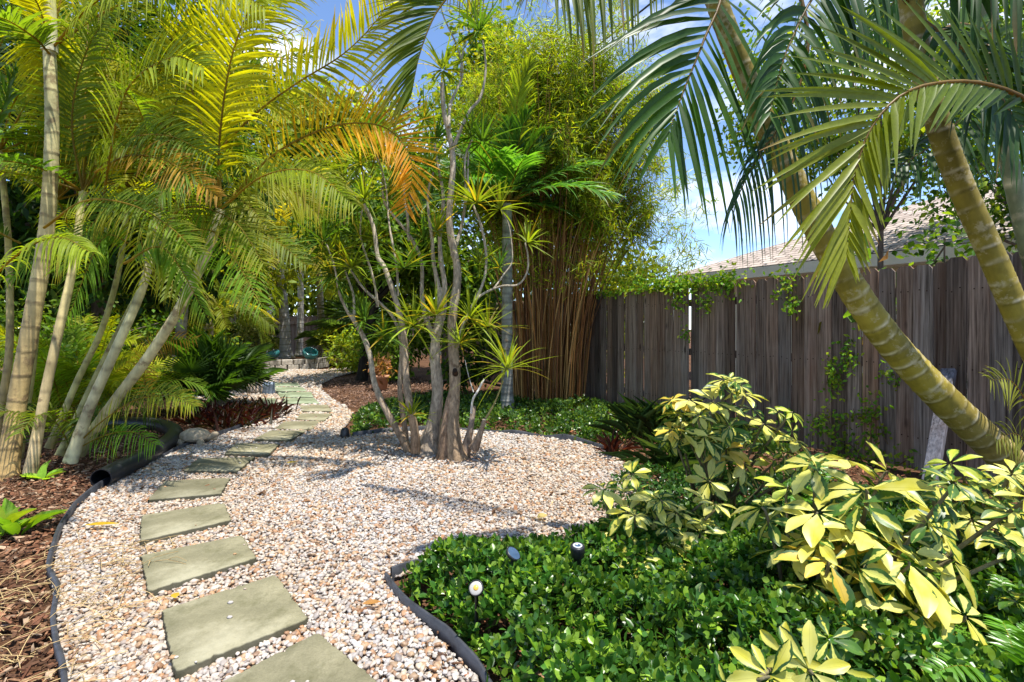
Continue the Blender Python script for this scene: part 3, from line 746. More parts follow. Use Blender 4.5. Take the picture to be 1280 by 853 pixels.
rpalm('thin greyish palm trunk half hidden at the right edge', tr3, .05, .045, [
    (path((1236, 10, 3.2), (1200, -30, 3.3), (1140, -20, 3.4), (1080, 50, 3.5)), .45, 34, dict(col=RG, w=.032, droop=.6)),
    (path((1236, 10, 3.2), (1280, -30, 3.1), (1340, 10, 3.0)), .45, 34, dict(col=RD, w=.032, droop=.6)),
    (path((1236, 20, 3.2), (1230, 100, 3.0), (1180, 170, 2.9), (1110, 215, 2.85)), .34, 34, dict(U=(0, -1, .6), col=RD, w=.028, droop=.6)),
    (path((1345, 640, 3.0), (1300, 540, 2.9), (1268, 480, 2.85), (1238, 475, 2.8)), .28, 22, dict(U=(0, -1, .5), col=(.20, .22, .03), w=.014, droop=.3, r0=.005)),
    (path((1345, 650, 3.0), (1310, 590, 2.9), (1275, 545, 2.85), (1245, 548, 2.8)), .26, 22, dict(U=(0, -1, .5), col=(.16, .18, .03), w=.014, droop=.3, r0=.005)),
], cb=(.25, .25, .17), ct=(.17, .19, .10))

# --- dracaena
TS = leaf_tmpl(5, 'strap', .12, .0)
def rosette(parent, c, n=34, L=.42, axis=(0, 0, 1), col=(.15, .24, .025), w=.018, old=.12):
    m = MB()
    d = rdir(n); ax = nrm(axis)
    d = nrm(d + ax * .55 + R.normal(0, .1, d.shape))
    d[d @ ax < -.3] *= -1
    LL = L * R.uniform(.7, 1.1, n)
    ns = 6; s = np.linspace(0, 1, ns)
    pos = c + .02 * d[:, None] + LL[:, None, None] * s[None, :, None] * d[:, None]
    dr = R.uniform(.05, .42, n)
    pos[..., 2] -= (LL * dr)[:, None] * (s ** 2)[None]
    W = nrm(np.cross(d, rdir(n) * .4 + [0, 0, 1])); fo = np.cross(W, d)
    hw = np.minimum(1, .55 + 2.5 * s) * np.clip(1.02 - s ** 1.8, .03, 1) * w / 2
    V = np.stack([pos + sg * hw[None, :, None] * W[:, None] + abs(sg) * hw[None, :, None] * .4 * fo[:, None] for sg in (-1, 0, 1)], 2)
    tf = grid_faces(ns, 3, False); k = ns * 3
    f = (tf[None] + (np.arange(n) * k)[:, None, None]).reshape(-1, 4)
    cc = jitcol(n, col, .18, (.5, .36, .03), old)
    m.add(V.reshape(-1, 3), f, np.repeat(cc, k, axis=0))
    return m.build('leaf_rosette', M_STRAP, parent)
DB = G(555, 568)
D = thing('dracaena_tree', 'bare grey many stemmed tree with spiky leaf tufts standing in the gravel', 'tree', DB)
GB = (.44, .38, .29); BB = (.27, .18, .11)
def dst(pts, r0, r1, c0=BB, c1=GB, n=10, flare=0.0, name='stem', dy=0.0):
    q = path(*[(a, b, y + dy) for a, b, y in pts])
    p, t = along(q, .04); u = t / t[-1]
    k = R.uniform(0, 6)
    p = p + .02 * np.stack([np.sin(t * 6 + k), np.cos(t * 5 + k), 0 * t], 1)
    r0, r1 = r0 * .58, r1 * .44
    r = (r0 + (r1 - r0) * u ** .7) * (1 + .07 * np.sin(t * 17 + k) * np.sin(t * 7)) + flare * np.exp(-t / .12)
    u = np.clip(u * 1.3, 0, 1)
    c = np.array(c0) * (1 - u[:, None]) + np.array(c1) * u[:, None]
    m = MB(); tube(m, p, r, n, c, jit=.035)
    return m.build(name, M_DBARK, D)
Y0 = 5.1
dst([(510, 566, 5.15), (490, 529, 5.2), (472, 482, 5.25), (460, 442, 5.3), (441, 400, 5.3), (437, 393, 5.3)], .075, .05)
dst([(441, 400, 5.3), (444, 370, 5.35), (436, 345, 5.35), (427, 328, 5.3)], .03, .018, GB)
dst([(437, 393, 5.3), (428, 370, 5.25), (420, 340, 5.2), (405, 305, 5.2)], .03, .018, GB)
dst([(517, 566, 5.0), (515, 520, 5.0), (511, 480, 5.05), (502, 421, 5.1), (495, 370, 5.1), (484, 337, 5.1), (471, 319, 5.1), (463, 280, 5.1), (455, 255, 5.1)], .085, .04)
dst([(505, 560, 5.35), (503, 500, 5.4), (500, 440, 5.4), (492, 400, 5.4), (478, 380, 5.4), (458, 362, 5.4), (440, 342, 5.4), (424, 320, 5.4)], .06, .02)
dst([(537, 568, 5.15), (542, 530, 5.15), (544, 494, 5.15), (546, 438, 5.15), (550, 400, 5.15), (548, 360, 5.2)], .135, .085, (.30, .24, .18), GB, 14, .07)
dst([(550, 400, 5.15), (556, 350, 5.2), (550, 290, 5.2), (552, 230, 5.25), (545, 180, 5.3)], .055, .03, GB)
dst([(548, 365, 5.2), (540, 330, 5.2), (541, 290, 5.2), (535, 240, 5.2), (539, 215, 5.2)], .05, .022, GB)
dst([(546, 445, 5.2), (533, 395, 5.25), (527, 336, 5.25), (514, 302, 5.25), (499, 278, 5.25), (483, 252, 5.3), (477, 215, 5.3)], .055, .022, GB)
dst([(514, 302, 5.25), (510, 270, 5.2), (503, 245, 5.2), (501, 195, 5.2)], .032, .018, GB)
dst([(572, 574, 4.95), (568, 530, 4.95), (566, 470, 4.97), (568, 410, 5.0), (569, 340, 5.0), (565, 298, 5.0), (563, 187, 5.0), (558, 144, 5.0), (553, 105, 5.0)], .12, .045, (.26, .18, .11), GB, 14, .05)
dst([(567, 470, 4.97), (566, 465, 4.91), (566, 463, 4.87)], .06, .05, (.05, .03, .02), (.03, .02, .015))
dst([(556, 572, 4.98), (558, 545, 4.95), (562, 500, 4.95), (566, 470, 4.97)], .09, .06, (.20, .13, .08), (.26, .18, .12), 12, .05)
dst([(563, 187, 5.0), (574, 165, 5.0), (589, 140, 5.0), (603, 122, 5.0), (606, 90, 5.0), (601, 50, 5.0)], .035, .018, GB)
dst([(560, 160, 5.0), (566, 130, 5.1), (577, 95, 5.15), (570, 60, 5.2), (556, 20, 5.2), (552, -10, 5.2)], .03, .014, GB)
dst([(577, 95, 5.15), (578, 60, 5.1), (590, 20, 5.1)], .018, .01, GB)
dst([(567, 320, 5.0), (575, 280, 5.1), (583, 235, 5.1), (584, 195, 5.1), (590, 175, 5.1)], .035, .02, GB)
dst([(600, 285, 5.0), (590, 245, 5.05), (584, 190, 5.1)], .022, .02, GB)
dst([(582, 574, 4.95), (586, 540, 4.95), (588, 520, 4.97), (590, 508, 5.0)], .075, .05, (.22, .15, .10), (.28, .22, .17), 10, .03, 'stump')
dst([(590, 560, 4.9), (600, 538, 4.85), (606, 524, 4.8)], .06, .04, (.22, .15, .10), (.3, .24, .18), 10, .02, 'stump')
dst([(604, 528, 4.8), (615, 505, 4.75), (628, 476, 4.7)], .02, .014, (.3, .24, .12), (.3, .28, .1))
dst([(588, 516, 4.95), (592, 500, 4.9), (600, 488, 4.9), (608, 474, 4.9)], .022, .02, (.62, .60, .54), (.62, .60, .54))
dst([(592, 490, 4.9), (588, 470, 4.9), (584, 450, 4.9)], .009, .006, (.6, .58, .52), (.6, .58, .52))
dst([(566, 440, 5.0), (580, 405, 4.95), (596, 380, 4.95), (606, 345, 4.95), (603, 300, 4.95), (598, 268, 4.95)], .036, .024, GB)
dst([(585, 400, 4.95), (600, 372, 4.9), (625, 358, 4.9), (645, 356, 4.9), (657, 340, 4.9), (660, 318, 4.9), (658, 304, 4.9)], .024, .018, GB)
dst([(615, 362, 4.95), (630, 345, 5.0), (643, 325, 5.0), (636, 285, 5.0), (624, 262, 5.0)], .016, .012, GB)
dst([(470, 384, 5.3), (462, 330, 5.3), (452, 285, 5.3), (452, 215, 5.3)], .025, .016, GB)
dst([(495, 370, 5.1), (492, 300, 5.15), (480, 235, 5.2), (470, 195, 5.2)], .025, .016, GB)
for px, py, y, s in [(600, 40, 5, 1), (553, 88, 5, 1.05), (603, 178, 5.05, 1), (596, 255, 4.95, 1.1), (475, 200, 5.3, 1), (451, 208, 5.3, 1), (424, 318, 5.35, 1), (404, 302, 5.2, 1), (505, 336, 5.0, 1),
                     (588, 398, 4.8, .9), (634, 462, 4.7, 1.15), (516, 408, 4.9, 1), (502, 190, 5.2, .9), (537, 210, 5.2, .9), (660, 305, 4.9, .7), (624, 335, 5.0, .7), (455, 250, 5.1, .9), (552, -8, 5.2, 1), (588, 18, 5.1, 1),
                     (590, 172, 5.1, .9), (545, 176, 5.3, .9), (530, 300, 5.3, .8), (428, 350, 5.4, .9), (515, 520, 4.95, .55), (574, 430, 4.85, .8), (470, 192, 5.2, .9), (486, 250, 5.4, .9), (440, 336, 5.2, .9), (520, 240, 5.5, .8), (560, 330, 5.4, .7), (498, 215, 5.4, 1), (430, 235, 5.5, 1), (465, 165, 5.5, .9), (530, 150, 5.5, .9), (415, 345, 5.3, .9), (450, 300, 5.5, .9), (625, 262, 5.0, .8), (470, 300, 5.3, .9), (455, 400, 5.25, .85), (545, 290, 5.1, .85), (480, 420, 5.1, .8), (600, 330, 5.0, .8), (520, 330, 5.2, .8), (438, 270, 5.4, .9), (410, 325, 5.3, 1), (575, 230, 5.2, .8), (610, 410, 4.85, .9), (545, 395, 4.9, .9)]:
    rosette(D, P(px, py, y), int(36 * s), .46 * s, (R.normal(0, .3), R.normal(0, .3), 1), (.22, .30, .02) if R.random() < .7 else (.09, .19, .02), w=.023)

# ------------------------------------------------------------------ fan palms
def fan(parent, base, tip, r, n=26, spread=4.2, col=DRK, w=.03, mat=M_DARKPALM, face=None):
    m = MB(); base = np.asarray(base); tip = np.asarray(tip)
    mid = (base + tip) / 2 + [0, 0, .06 * np.linalg.norm(tip - base)]
    tube(m, spline([base, mid, tip], 8), .008, 5, (.10, .15, .03), cap=False)
    a = nrm(tip - base); side = nrm(np.cross(a, [0, 0, 1.0]) + R.normal(0, .25, 3)); nn = nrm(np.cross(side, a))
    th = np.linspace(-spread / 2, spread / 2, n)
    Dd = np.cos(th)[:, None] * a + np.sin(th)[:, None] * side + .18 * np.abs(np.sin(th))[:, None] * nn
    LL = r * (.75 + .3 * np.cos(th * .8)) * R.uniform(.9, 1.08, n)
    leaves(m, leaf_tmpl(5, 'strap', .2, R.uniform(.1, .35)), np.tile(tip, (n, 1)), Dd, np.tile(nn, (n, 1)), LL, w, jitcol(n, col, .15))
    return m.build('fan_leaf', mat, parent)
def fanpalm(label, base, h, nf, R0, r, col, name='fan_palm', trunk_r=.09, group='fan palms in the garden', el=(-.1, 1.3), w=.03, tcol=(.2, .16, .12)):
    t = thing(name, label, 'palm', base, group)
    top = np.asarray(base) + [0, 0, h]
    if h > .05:
        ptrunk(t, np.array([base, np.asarray(base) + [.02, .01, h * .5], top]), trunk_r * 1.15, trunk_r, tcol, tcol, np.array(tcol) * .6, gap=(.12, .1), mat=M_BARK, n=12)
    for i in range(nf):
        az = i * 2.4 + R.uniform(-.3, .3); e = R.uniform(*el); L = R0 * R.uniform(.7, 1.15)
        d = np.array([math.cos(az) * math.cos(e), math.sin(az) * math.cos(e), math.sin(e)])
        b = top + R.normal(0, .04, 3) * [1, 1, .5]
        fan(t, b, b + d * L + [0, 0, -.08 * L], r * R.uniform(.8, 1.15), col=np.array(col) * R.uniform(.65, 1.4), w=w)
    return t
fanpalm('bushy dark green fan palm left of the path behind the red bromeliads', G(268, 512), .15, 44, .62, .5, (.055, .12, .018), trunk_r=.16, el=(.3, 1.5))
fanpalm('grey green fan palm far back between planter and dark trunks', G(450, 456), .9, 24, .9, 1.0, (.09, .16, .06), trunk_r=.12, w=.05)
fanpalm('low fan palm behind the planter at the far end', G(300, 452), .5, 20, .8, .9, (.08, .14, .03), trunk_r=.12, w=.045)

# trunked palm behind the dracaena, in front of the bamboo
b = P(634, 500, 7.6); b[2] = 0
t = thing('crown_palm', 'slim grey trunk palm with a shuttlecock crown in front of the bamboo', 'palm tree', b)
tp = P(634, 255, 7.6)
ptrunk(t, np.array([b, b + [.0, 0, 1.2], tp - [0, 0, .6], tp]), .085, .07, (.28, .27, .25), (.22, .24, .16), (.16, .15, .13), gap=(.13, .11), mat=M_PALETRUNK, flare=.04)
for i in range(30):
    az = i * 2.4; e = R.uniform(.05, 1.4); 
    q = arch(tp, az, e, R.uniform(1.2, 1.8), R.uniform(.1, .4))
    frond(t, q, .62, 30, U=(0, -.5, 1), col=np.array((.08, .19, .03)) * R.uniform(.7, 1.6), w=.042, droop=.3, ang=(22, 50), mat=M_DARKPALM, r0=.016)
frond(t, path((640, 230, 7.6), (642, 180, 7.5), (648, 120, 7.4), (662, 80, 7.3)), .6, 22, U=(0, -1, .1), col=(.28, .36, .03), w=.05, ang=(15, 40), r0=.014)

# far palms
def farpalm(label, bpx, tp, r0, nf, L, LL, col, alt, tcol, group='small palms around the far planter'):
    b = np.array(bpx)
    t = thing('garden_palm', label, 'palm tree', b, group)
    tp = np.array(tp)
    ptrunk(t, np.array([b, b * .6 + tp * .4 + [.06, 0, 0], tp]), r0, r0 * .7, tcol, tcol, np.array(tcol) * .6, gap=(.2, .16), mat=M_PALETRUNK, n=12, flare=.12)
    crown(t, tp, nf, L, LL, col, n=30, w=.06, altcol=alt, el=(-.1, 1.3), sag=(.4, .9), r0=.02)
    return t
b = P(357, 452, 16.2); b[2] = .28
farpalm('curved grey palm trunk with golden fronds growing out of the round planter', b, P(347, 318, 16.2), .17, 18, 3.0, .85, (.22, .26, .02), (.48, .38, .03), (.30, .29, .30))
farpalm('pale straight palm trunk behind the planter palm', P(374, 440, 20) * [1, 1, 0], P(374, 250, 20), .13, 14, 3.2, .9, (.14, .22, .02), (.4, .36, .03), (.5, .45, .38))
farpalm('white slim palm trunk left of the planter palm', P(337, 440, 21) * [1, 1, 0], P(335, 230, 21), .15, 12, 3.0, .9, (.08, .16, .02), (.3, .3, .03), (.62, .6, .58))
farpalm('leafy palm behind the left clump reaching over the path', P(215, 480, 9.5) * [1, 1, 0], P(235, 270, 9.5), .1, 16, 2.2, .6, (.10, .17, .02), (.32, .32, .03), (.3, .26, .18))
farpalm('young arching palm left of the far planter', P(255, 455, 13) * [1, 1, 0], P(262, 390, 13), .12, 16, 1.9, .55, (.13, .2, .02), (.36, .33, .03), (.3, .26, .18))
farpalm('bright feathery palm behind the island bed', P(400, 452, 18) * [1, 1, 0], P(398, 330, 18), .14, 16, 2.8, .8, (.13, .2, .03), (.33, .35, .05), (.3, .26, .2))

# ------------------------------------------------------------------ bamboo
bc = np.array([.55, 8.5, 0])
t = thing('bamboo_clump', 'tall clump of orange brown bamboo canes with airy light green foliage', 'bamboo', bc)
TB = leaf_tmpl(3, 'taper', .12, .04)
fol = MB()
mass = MB()
for i in range(300):
    a = R.uniform(0, 6.283); rr = math.sqrt(R.random())
    b = bc + np.array([math.cos(a) * rr * .62 + .05, math.sin(a) * rr * .45, 0])
    out = np.array([math.cos(a) * rr * 1.1 + R.normal(.15, .42), math.sin(a) * rr * .6 + R.normal(0, .3), 0])
    H = R.uniform(3.6, 6.3); reach = R.uniform(.5, 1.15)
    s = np.array([0, .3, .6, .85, 1.0])
    q = b + np.stack([out[0] * reach * s ** 1.7, out[1] * reach * s ** 1.7, H * (s - .10 * s ** 4 * (np.linalg.norm(out)))], 1)
    m = MB(); c = spline(q, 16)
    cc = np.array([(.40, .17, .045), (.24, .095, .03), (.50, .27, .09), (.13, .06, .025), (.36, .20, .06)][R.integers(0, 5)]) * R.uniform(.7, 1.25)
    tube(m, c, np.linspace(R.uniform(.006, .013), .003, 16), 6, cc, cap=False)
    if i < 99: m.build('culm', M_CULM, t)
    else:
        mass.v += m.v; mass.c += m.c; mass.a += m.a; mass.f += [f_ + mass.n for f_ in m.f]; mass.n += m.n
        if R.random() < .75: continue
    nl = int(R.uniform(22, 34))
    for k in range(nl):
        u = R.uniform(.55, 1) ** .7; i0 = min(15, int(u * 15))
        o = c[i0]
        br = rdir(1, .1)[0] * R.uniform(.1, .75) * (1.0 - .4 * u)
        e = o + br - [0, 0, .1]
        tube(fol, np.array([o, o + br * .6 + [0, 0, .05], e]), .003, 3, (.3, .25, .06), cap=False)
        nn = int(R.uniform(13, 24))
        C = o + br * R.uniform(.35, 1.1, (nn, 1)) + R.normal(0, .07, (nn, 3))
        Dv = rdir(nn) + nrm(br) * .6 - [0, 0, .45]
        sun = R.random()
        col = np.array((.13, .25, .015)) * (1 - sun) + np.array((.36, .42, .03)) * sun
        leaves(fol, TB, C, Dv, rdir(nn, 1.0), R.uniform(.10, .16, nn), R.uniform(.022, .032, nn), jitcol(nn, col, .25, (.07, .14, .02), .3))
# hanging sprays towards the right above the fence and to the left of the canes
for (px, py, y, k, sx, sz) in [(800, 270, 8.3, 70, .45, .45), (780, 330, 8.4, 24, .45, .25), (820, 200, 8.2, 26, .4, .5), (735, 130, 8.2, 90, .6, .8), (690, 60, 8.4, 70, .55, .5), (755, 60, 8.3, 60, .45, .6), (770, 180, 8.0, 60, .5, .6), (630, 110, 9, 50, .5, .5), (700, 330, 8.8, 18, .3, .4), (730, 240, 8.0, 26, .5, .5), (690, 310, 7.9, 22, .4, .35), (830, 330, 8.2, 22, .25, .2)]:
    c0 = P(px, py, y)
    for i in range(k):
        o = c0 + R.normal(0, 1, 3) * [sx, .4, sz]
        nn = int(R.uniform(18, 34)); br = rdir(1, -.2)[0] * .45
        C = o + br * R.uniform(0, 1, (nn, 1)) + R.normal(0, .06, (nn, 3))
        tube(fol, np.array([o - br * .2, o + br * .5, o + br]), .003, 3, (.3, .25, .06), cap=False)
        leaves(fol, TB, C, rdir(nn) + nrm(br) * .7 - [0, 0, .35], rdir(nn, 1), R.uniform(.10, .16, nn), R.uniform(.022, .032, nn), jitcol(nn, (.22, .33, .02), .3, (.42, .44, .03), .3))
fol.build('foliage', M_BAMB, t)
tag(mass.build('culm_mass', M_CULM, t), kind='stuff')

# ------------------------------------------------------------------ fence
def fence_pt(s, z, off=0.0):                      # s along, 0 at (3.69,4.34)
    return np.array([3.69, 4.34, 0]) + FD * s + FN * off + np.array([0, 0, z])
fo = thing('wood_fence', 'weathered grey brown board fence along the right side', 'fence', fence_pt(0, 0))
def boards(s0, s1, ztop, off, gaps=()):
    m = MB(); s = s0
    while s < s1:
        w = .138 * R.uniform(.93, 1.04); g = .005 + (R.random() < .12) * .004
        for gs, gw in gaps:
            if s < gs <= s + w + .02: g = gw
        h = ztop + R.normal(0, .005); lean = R.normal(0, .004); th = .018
        o = off + R.normal(0, .007)
        tone = np.array([1, 1, 1]) * R.uniform(.5, 1.3) * (1 + np.array([.06, 0, -.05]) * R.normal())
        rnd = R.random(3)
        prof = [(0, .02), (w, .02), (w, h - .035), (w - .028, h), (.028, h), (0, h - .035)]
        ny = 2
        v = []
        for oo in (o, o + th):
            for x, z in prof: v.append(fence_pt(s + x + lean * z, z, oo))
        f4 = [(k, (k + 1) % 6, (k + 1) % 6 + 6, k + 6) for k in range(6)]
        aux = np.tile(rnd, (12, 1))
        m.add(v, [tuple(range(6))], tone, aux); m.add(v, [tuple(range(11, 5, -1))], tone, aux); m.add(v, np.array(f4)[:, ::-1], tone, aux)
        for zr in (.3, .95, 1.6):
            for fx in (.3, .7):
                q = fence_pt(s + w * fx + lean * zr + R.normal(0, .004), zr + R.normal(0, .012), o - .0015)
                box(m, q, (.009, .003, .009), ax=np.array([FD, FN, [0, 0, 1]]), col=(.16, .11, .09))
        s += w + g
    return m.build('board_panel', M_FENCE, fo, smooth=False)
boards(-9.6, -.02, 1.83, 0, gaps=((-4.55, .03), (-4.3, .02), (-3.75, .016), (-2.9, .02)))
boards(.0, 4.6, 1.865, -.03)
for z in (.3, .95, 1.6):
    m = MB(); box(m, fence_pt(-2.5, z, .047), (14.2, .045, .09), ax=np.array([FD, FN, [0, 0, 1]]), col=(.7, .7, .7)); m.build('rail', M_FENCE, fo, smooth=False)
for s in np.arange(-9.6, 4.7, 2.4):
    m = MB(); box(m, fence_pt(s, .9, .118), (.09, .09, 1.8), ax=np.array([FD, FN, [0, 0, 1]]), col=(.6, .6, .6)); m.build('post', M_FENCE, fo, smooth=False)
# leaning plank
a = onfence(1186, 462, .06); b = P(1160, 600, 3.95); b[2] = 0.0
ax0 = nrm(a - b); ax1 = nrm(np.cross(ax0, FN)); ax2 = np.cross(ax0, ax1)
m = MB(); box(m, np.zeros(3), (.10, .05, np.linalg.norm(a - b)), ax=np.array([ax1, ax2, ax0]), col=(.62, .82, 1.2), bev=.006)
o = m.build('loose_post', M_FENCE, smooth=False); o.location = (a + b) / 2
tag(o, 'blue grey weathered post leaning against the fence behind the palm trunk', 'post')

# vines on the fence
TO = leaf_tmpl(3, 'oval', .15, .12)
def vine(label, spots, L=.055):
    m = MB(); c0 = None
    for px, py, off, sx, sz, k in spots:
        c = onfence(px, py, off); c0 = c if c0 is None else c0
        C = c + FD * R.normal(0, sx, (k, 1)) + np.array([0, 0, 1]) * R.normal(0, sz, (k, 1)) - FN * np.abs(R.normal(.02, .05, (k, 1)))
        Dv = rdir(k, -.4) - FN * .4; Nv = -FN + rdir(k, .4) * .8
        leaves(m, TO, C, Dv, Nv, L * R.uniform(.6, 1.3, k), L * .62, jitcol(k, (.12, .27, .02), .3, (.34, .42, .03), .45))
        q = c + FD * np.linspace(-sx * 1.5, sx * 1.5, 8)[:, None] + np.array([0, 0, 1]) * R.normal(0, sz * .6, (8, 1)) - FN * .03
        tube(m, spline(q, 24), .004, 4, (.16, .11, .06), cap=False)
    o = m.build('vine', M_LEAF, loc=c0); return tag(o, label, 'vine', 'vines on the fence')
vine('bright green leafy vine spilling over the fence top beside the bamboo', [(770, 366, .0, .35, .03, 130), (820, 357, -.02, .3, .05, 260), (855, 356, 0, .25, .06, 300), (885, 352, 0, .25, .06, 240), (912, 352, .02, .12, .09, 150), (800, 350, -.1, .4, .07, 240), (850, 375, .05, .12, .1, 70), (885, 378, .05, .06, .08, 60)])
vine('small vine patch on the fence boards left of the leaning trunk', [(992, 385, .04, .04, .05, 50), (985, 355, .03, .07, .12, 90), (860, 420, .03, .03, .06, 30)], .05)
vine('dark sparse creeper climbing the lower fence boards', [(1045, 470, .02, .05, .12, 110), (1065, 445, .02, .04, .10, 80), (1040, 530, .02, .12, .10, 130), (1090, 520, .02, .1, .14, 130), (1115, 470, .02, .05, .06, 40), (1080, 570, .03, .25, .1, 240), (985, 520, .02, .05, .05, 40)], .045)

# ------------------------------------------------------------------ house beyond the fence
E0 = np.array([4.13, 13.5, 2.60]); per = 10.1
hs = thing('neighbour_house', 'neighbour house with brown shingle hip roof and cream fascia beyond the fence', 'house', (E0[0], E0[1], 0))
Lh, Dh, rise = 17.0, 9.0, 1.8
E1 = E0 + FD * Lh; E2 = E1 + FN * Dh; E3 = E0 + FN * Dh
R0 = E0 + FD * 4.5 + FN * 4.5 + [0, 0, rise]; R1 = E1 - FD * 4.5 + FN * 4.5 + [0, 0, rise]
m = MB()
def roofface(vs):
    vs = np.array(vs); e = nrm(vs[1] - vs[0]); nn = nrm(np.cross(vs[1] - vs[0], vs[2] - vs[0])); g = np.cross(nn, e)
    aux = np.stack([(vs - vs[0]) @ e, (vs - vs[0]) @ g, np.zeros(len(vs))], 1)
    m.add(vs, [tuple(range(len(vs)))], (1, 1, 1), aux)
roofface([E0, E1, R1, R0][::1]); roofface([E1, E2, R1]); roofface([E2, E3, R0, R1]); roofface([E3, E0, R0])
m.build('roof', M_SHING, hs, smooth=False)
m = MB()
for a, bb in ((E0, E1), (E1, E2), (E2, E3), (E3, E0)):
    d = nrm(bb - a); nn = np.cross(d, [0, 0, 1]); mid = (a + bb) / 2
    box(m, mid + np.array([0, 0, -.125]) + nn * .006, (np.linalg.norm(bb - a) + .03, .03, .22), ax=np.array([d, nn, [0, 0, 1]]))
m.build('fascia', M_CREAM, hs, smooth=False)
m = MB(); ctr = (E0 + E2) / 2
box(m, np.array([ctr[0], ctr[1], 2.375]), (Lh - .08, Dh - .08, .02), ax=np.array([FD, FN, [0, 0, 1]])); m.build('soffit', M_CREAM, hs, smooth=False)
m = MB(); box(m, np.array([ctr[0], ctr[1], 1.18]), (Lh - 1.2, Dh - 1.2, 2.36), ax=np.array([FD, FN, [0, 0, 1]])); m.build('wall', M_CREAM, hs, smooth=False)

# ------------------------------------------------------------------ trees and shrubs behind
TD = leaf_tmpl(3, 'oval', .15, .15)
def tree(label, base, crown_c, rad, ncl, nl, L, col, alt, p, spread=.35, trunk=.16, name='broadleaf_tree', cat='tree', group='trees at the back of the garden', tcol=(.16, .12, .09), wr=.5, hollow=.45, mat=None):
    base = np.asarray(base, float); cc = np.asarray(crown_c, float); rad = np.asarray(rad, float)
    t = thing(name, label, cat, base, group)
    d = rdir(ncl) * (hollow + (1 - hollow) * R.random((ncl, 1)) ** .5)
    lump = 1 + .28 * np.sin(d[:, :1] * 5 + 1) * np.sin(d[:, 2:] * 6 + d[:, 1:2] * 4)
    cl = cc + d * rad * lump
    cl[:, 2] = np.maximum(cl[:, 2], .15)
    if trunk > 0:
        m = MB()
        fork = base * .35 + cc * .65 if rad[2] > .8 else base * .6 + cc * .4
        fork = np.array([fork[0], fork[1], base[2] + (cc[2] - base[2]) * .55])
        tube(m, spline([base, (base + fork) / 2 + R.normal(0, .06, 3), fork], 12), np.linspace(trunk, trunk * .65, 12), 10, tcol, jit=.05)
        for k in range(min(ncl, 16)):
            e = cl[k]; tube(m, spline([fork, (fork + e) / 2 + R.normal(0, .12, 3), e], 9), np.linspace(trunk * .42, .008, 9), 6, tcol, cap=False)
        m.build('trunk', M_BARK, t)
    m = MB()
    for k in range(ncl):
        n_ = int(nl * R.uniform(.6, 1.4))
        C = cl[k] + R.normal(0, spread, (n_, 3)) * [1, 1, .75]
        C[:, 2] = np.maximum(C[:, 2], .04)
        tone = R.uniform(.65, 1.35)
        leaves(m, TD, C, rdir(n_, -.35) + nrm(C - cc) * .5, rdir(n_, .9), L * R.uniform(.65, 1.25, n_), L * wr * R.uniform(.8, 1.2, n_), jitcol(n_, np.array(col) * tone, .25, alt, p))
    m.build('crown', mat or M_LEAF, t)
    return t
def gnd(px, Y): return np.array([(px - 640) / F * Y, Y, 0.0])
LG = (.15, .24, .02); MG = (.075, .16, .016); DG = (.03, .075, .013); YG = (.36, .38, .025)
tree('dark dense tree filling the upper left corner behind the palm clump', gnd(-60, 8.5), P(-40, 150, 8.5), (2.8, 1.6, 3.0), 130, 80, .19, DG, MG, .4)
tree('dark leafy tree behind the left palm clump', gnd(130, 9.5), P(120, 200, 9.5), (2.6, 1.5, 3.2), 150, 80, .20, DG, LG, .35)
tree('light green tree above the far path', gnd(300, 24), P(290, 190, 24), (5.2, 2.5, 5.2), 130, 70, .42, LG, YG, .5, .7)
tree('pale yellow green tree behind the tufted stems', gnd(430, 25), P(440, 240, 25), (4.6, 2.5, 4.6), 130, 70, .42, (.16, .22, .04), YG, .5, .7)
tree('mid green tree with a dark double trunk beyond the island bed', gnd(452, 12), P(478, 300, 12), (1.7, 1.3, 1.35), 85, 70, .17, MG, LG, .5, .3, trunk=.14, tcol=(.03, .025, .02))
tree('rounded green tree directly behind the tufted stems', gnd(560, 12), P(560, 290, 12.5), (1.7, 1.2, 2.2), 100, 70, .19, MG, LG, .45, .3)
tree('tall thin green tree between tufted stems and bamboo', gnd(640, 14), P(630, 150, 14), (1.5, 1.3, 2.4), 80, 70, .22, MG, YG, .5, .35)
tree('feathery bright tree at the far left end of the garden', gnd(180, 15), P(190, 300, 15), (3.2, 2.0, 3.0), 110, 70, .28, (.15, .22, .03), YG, .5, .5)
tree('green neighbour tree with small glossy leaves above the house roof', gnd(1085, 8.6) , P(1110, 115, 8.6), (2.8, 1.4, 1.55), 150, 80, .105, (.08, .17, .02), (.28, .36, .03), .5, .24, wr=.62, trunk=.06)
tree('loose leafed neighbour tree at the far right over the fence', gnd(1330, 6.6), P(1320, 150, 6.6), (1.6, 1.0, 1.7), 90, 70, .10, (.06, .14, .02), (.25, .34, .03), .4, .22, wr=.62, trunk=.06)
m = MB()
for k in range(520):
    c0 = np.array([R.uniform(-42, 9), R.uniform(30, 36), 0]); c0[2] = R.uniform(.3, 9.0) * (.75 + .25 * math.sin(c0[0] * .5))
    n_ = 55; C = c0 + R.normal(0, .8, (n_, 3)); C[:, 2] = np.maximum(C[:, 2], .1)
    leaves(m, TD, C, rdir(n_, -.3), rdir(n_, .8), R.uniform(.35, .7, n_), .28, jitcol(n_, np.array((.10, .16, .025)) * R.uniform(.6, 1.3), .25, YG, .35))
tag(m.build('far_woods', M_LEAF), 'mass of green trees beyond the far fence', 'woods', kind='stuff')
SH = 'shrubs around the garden'
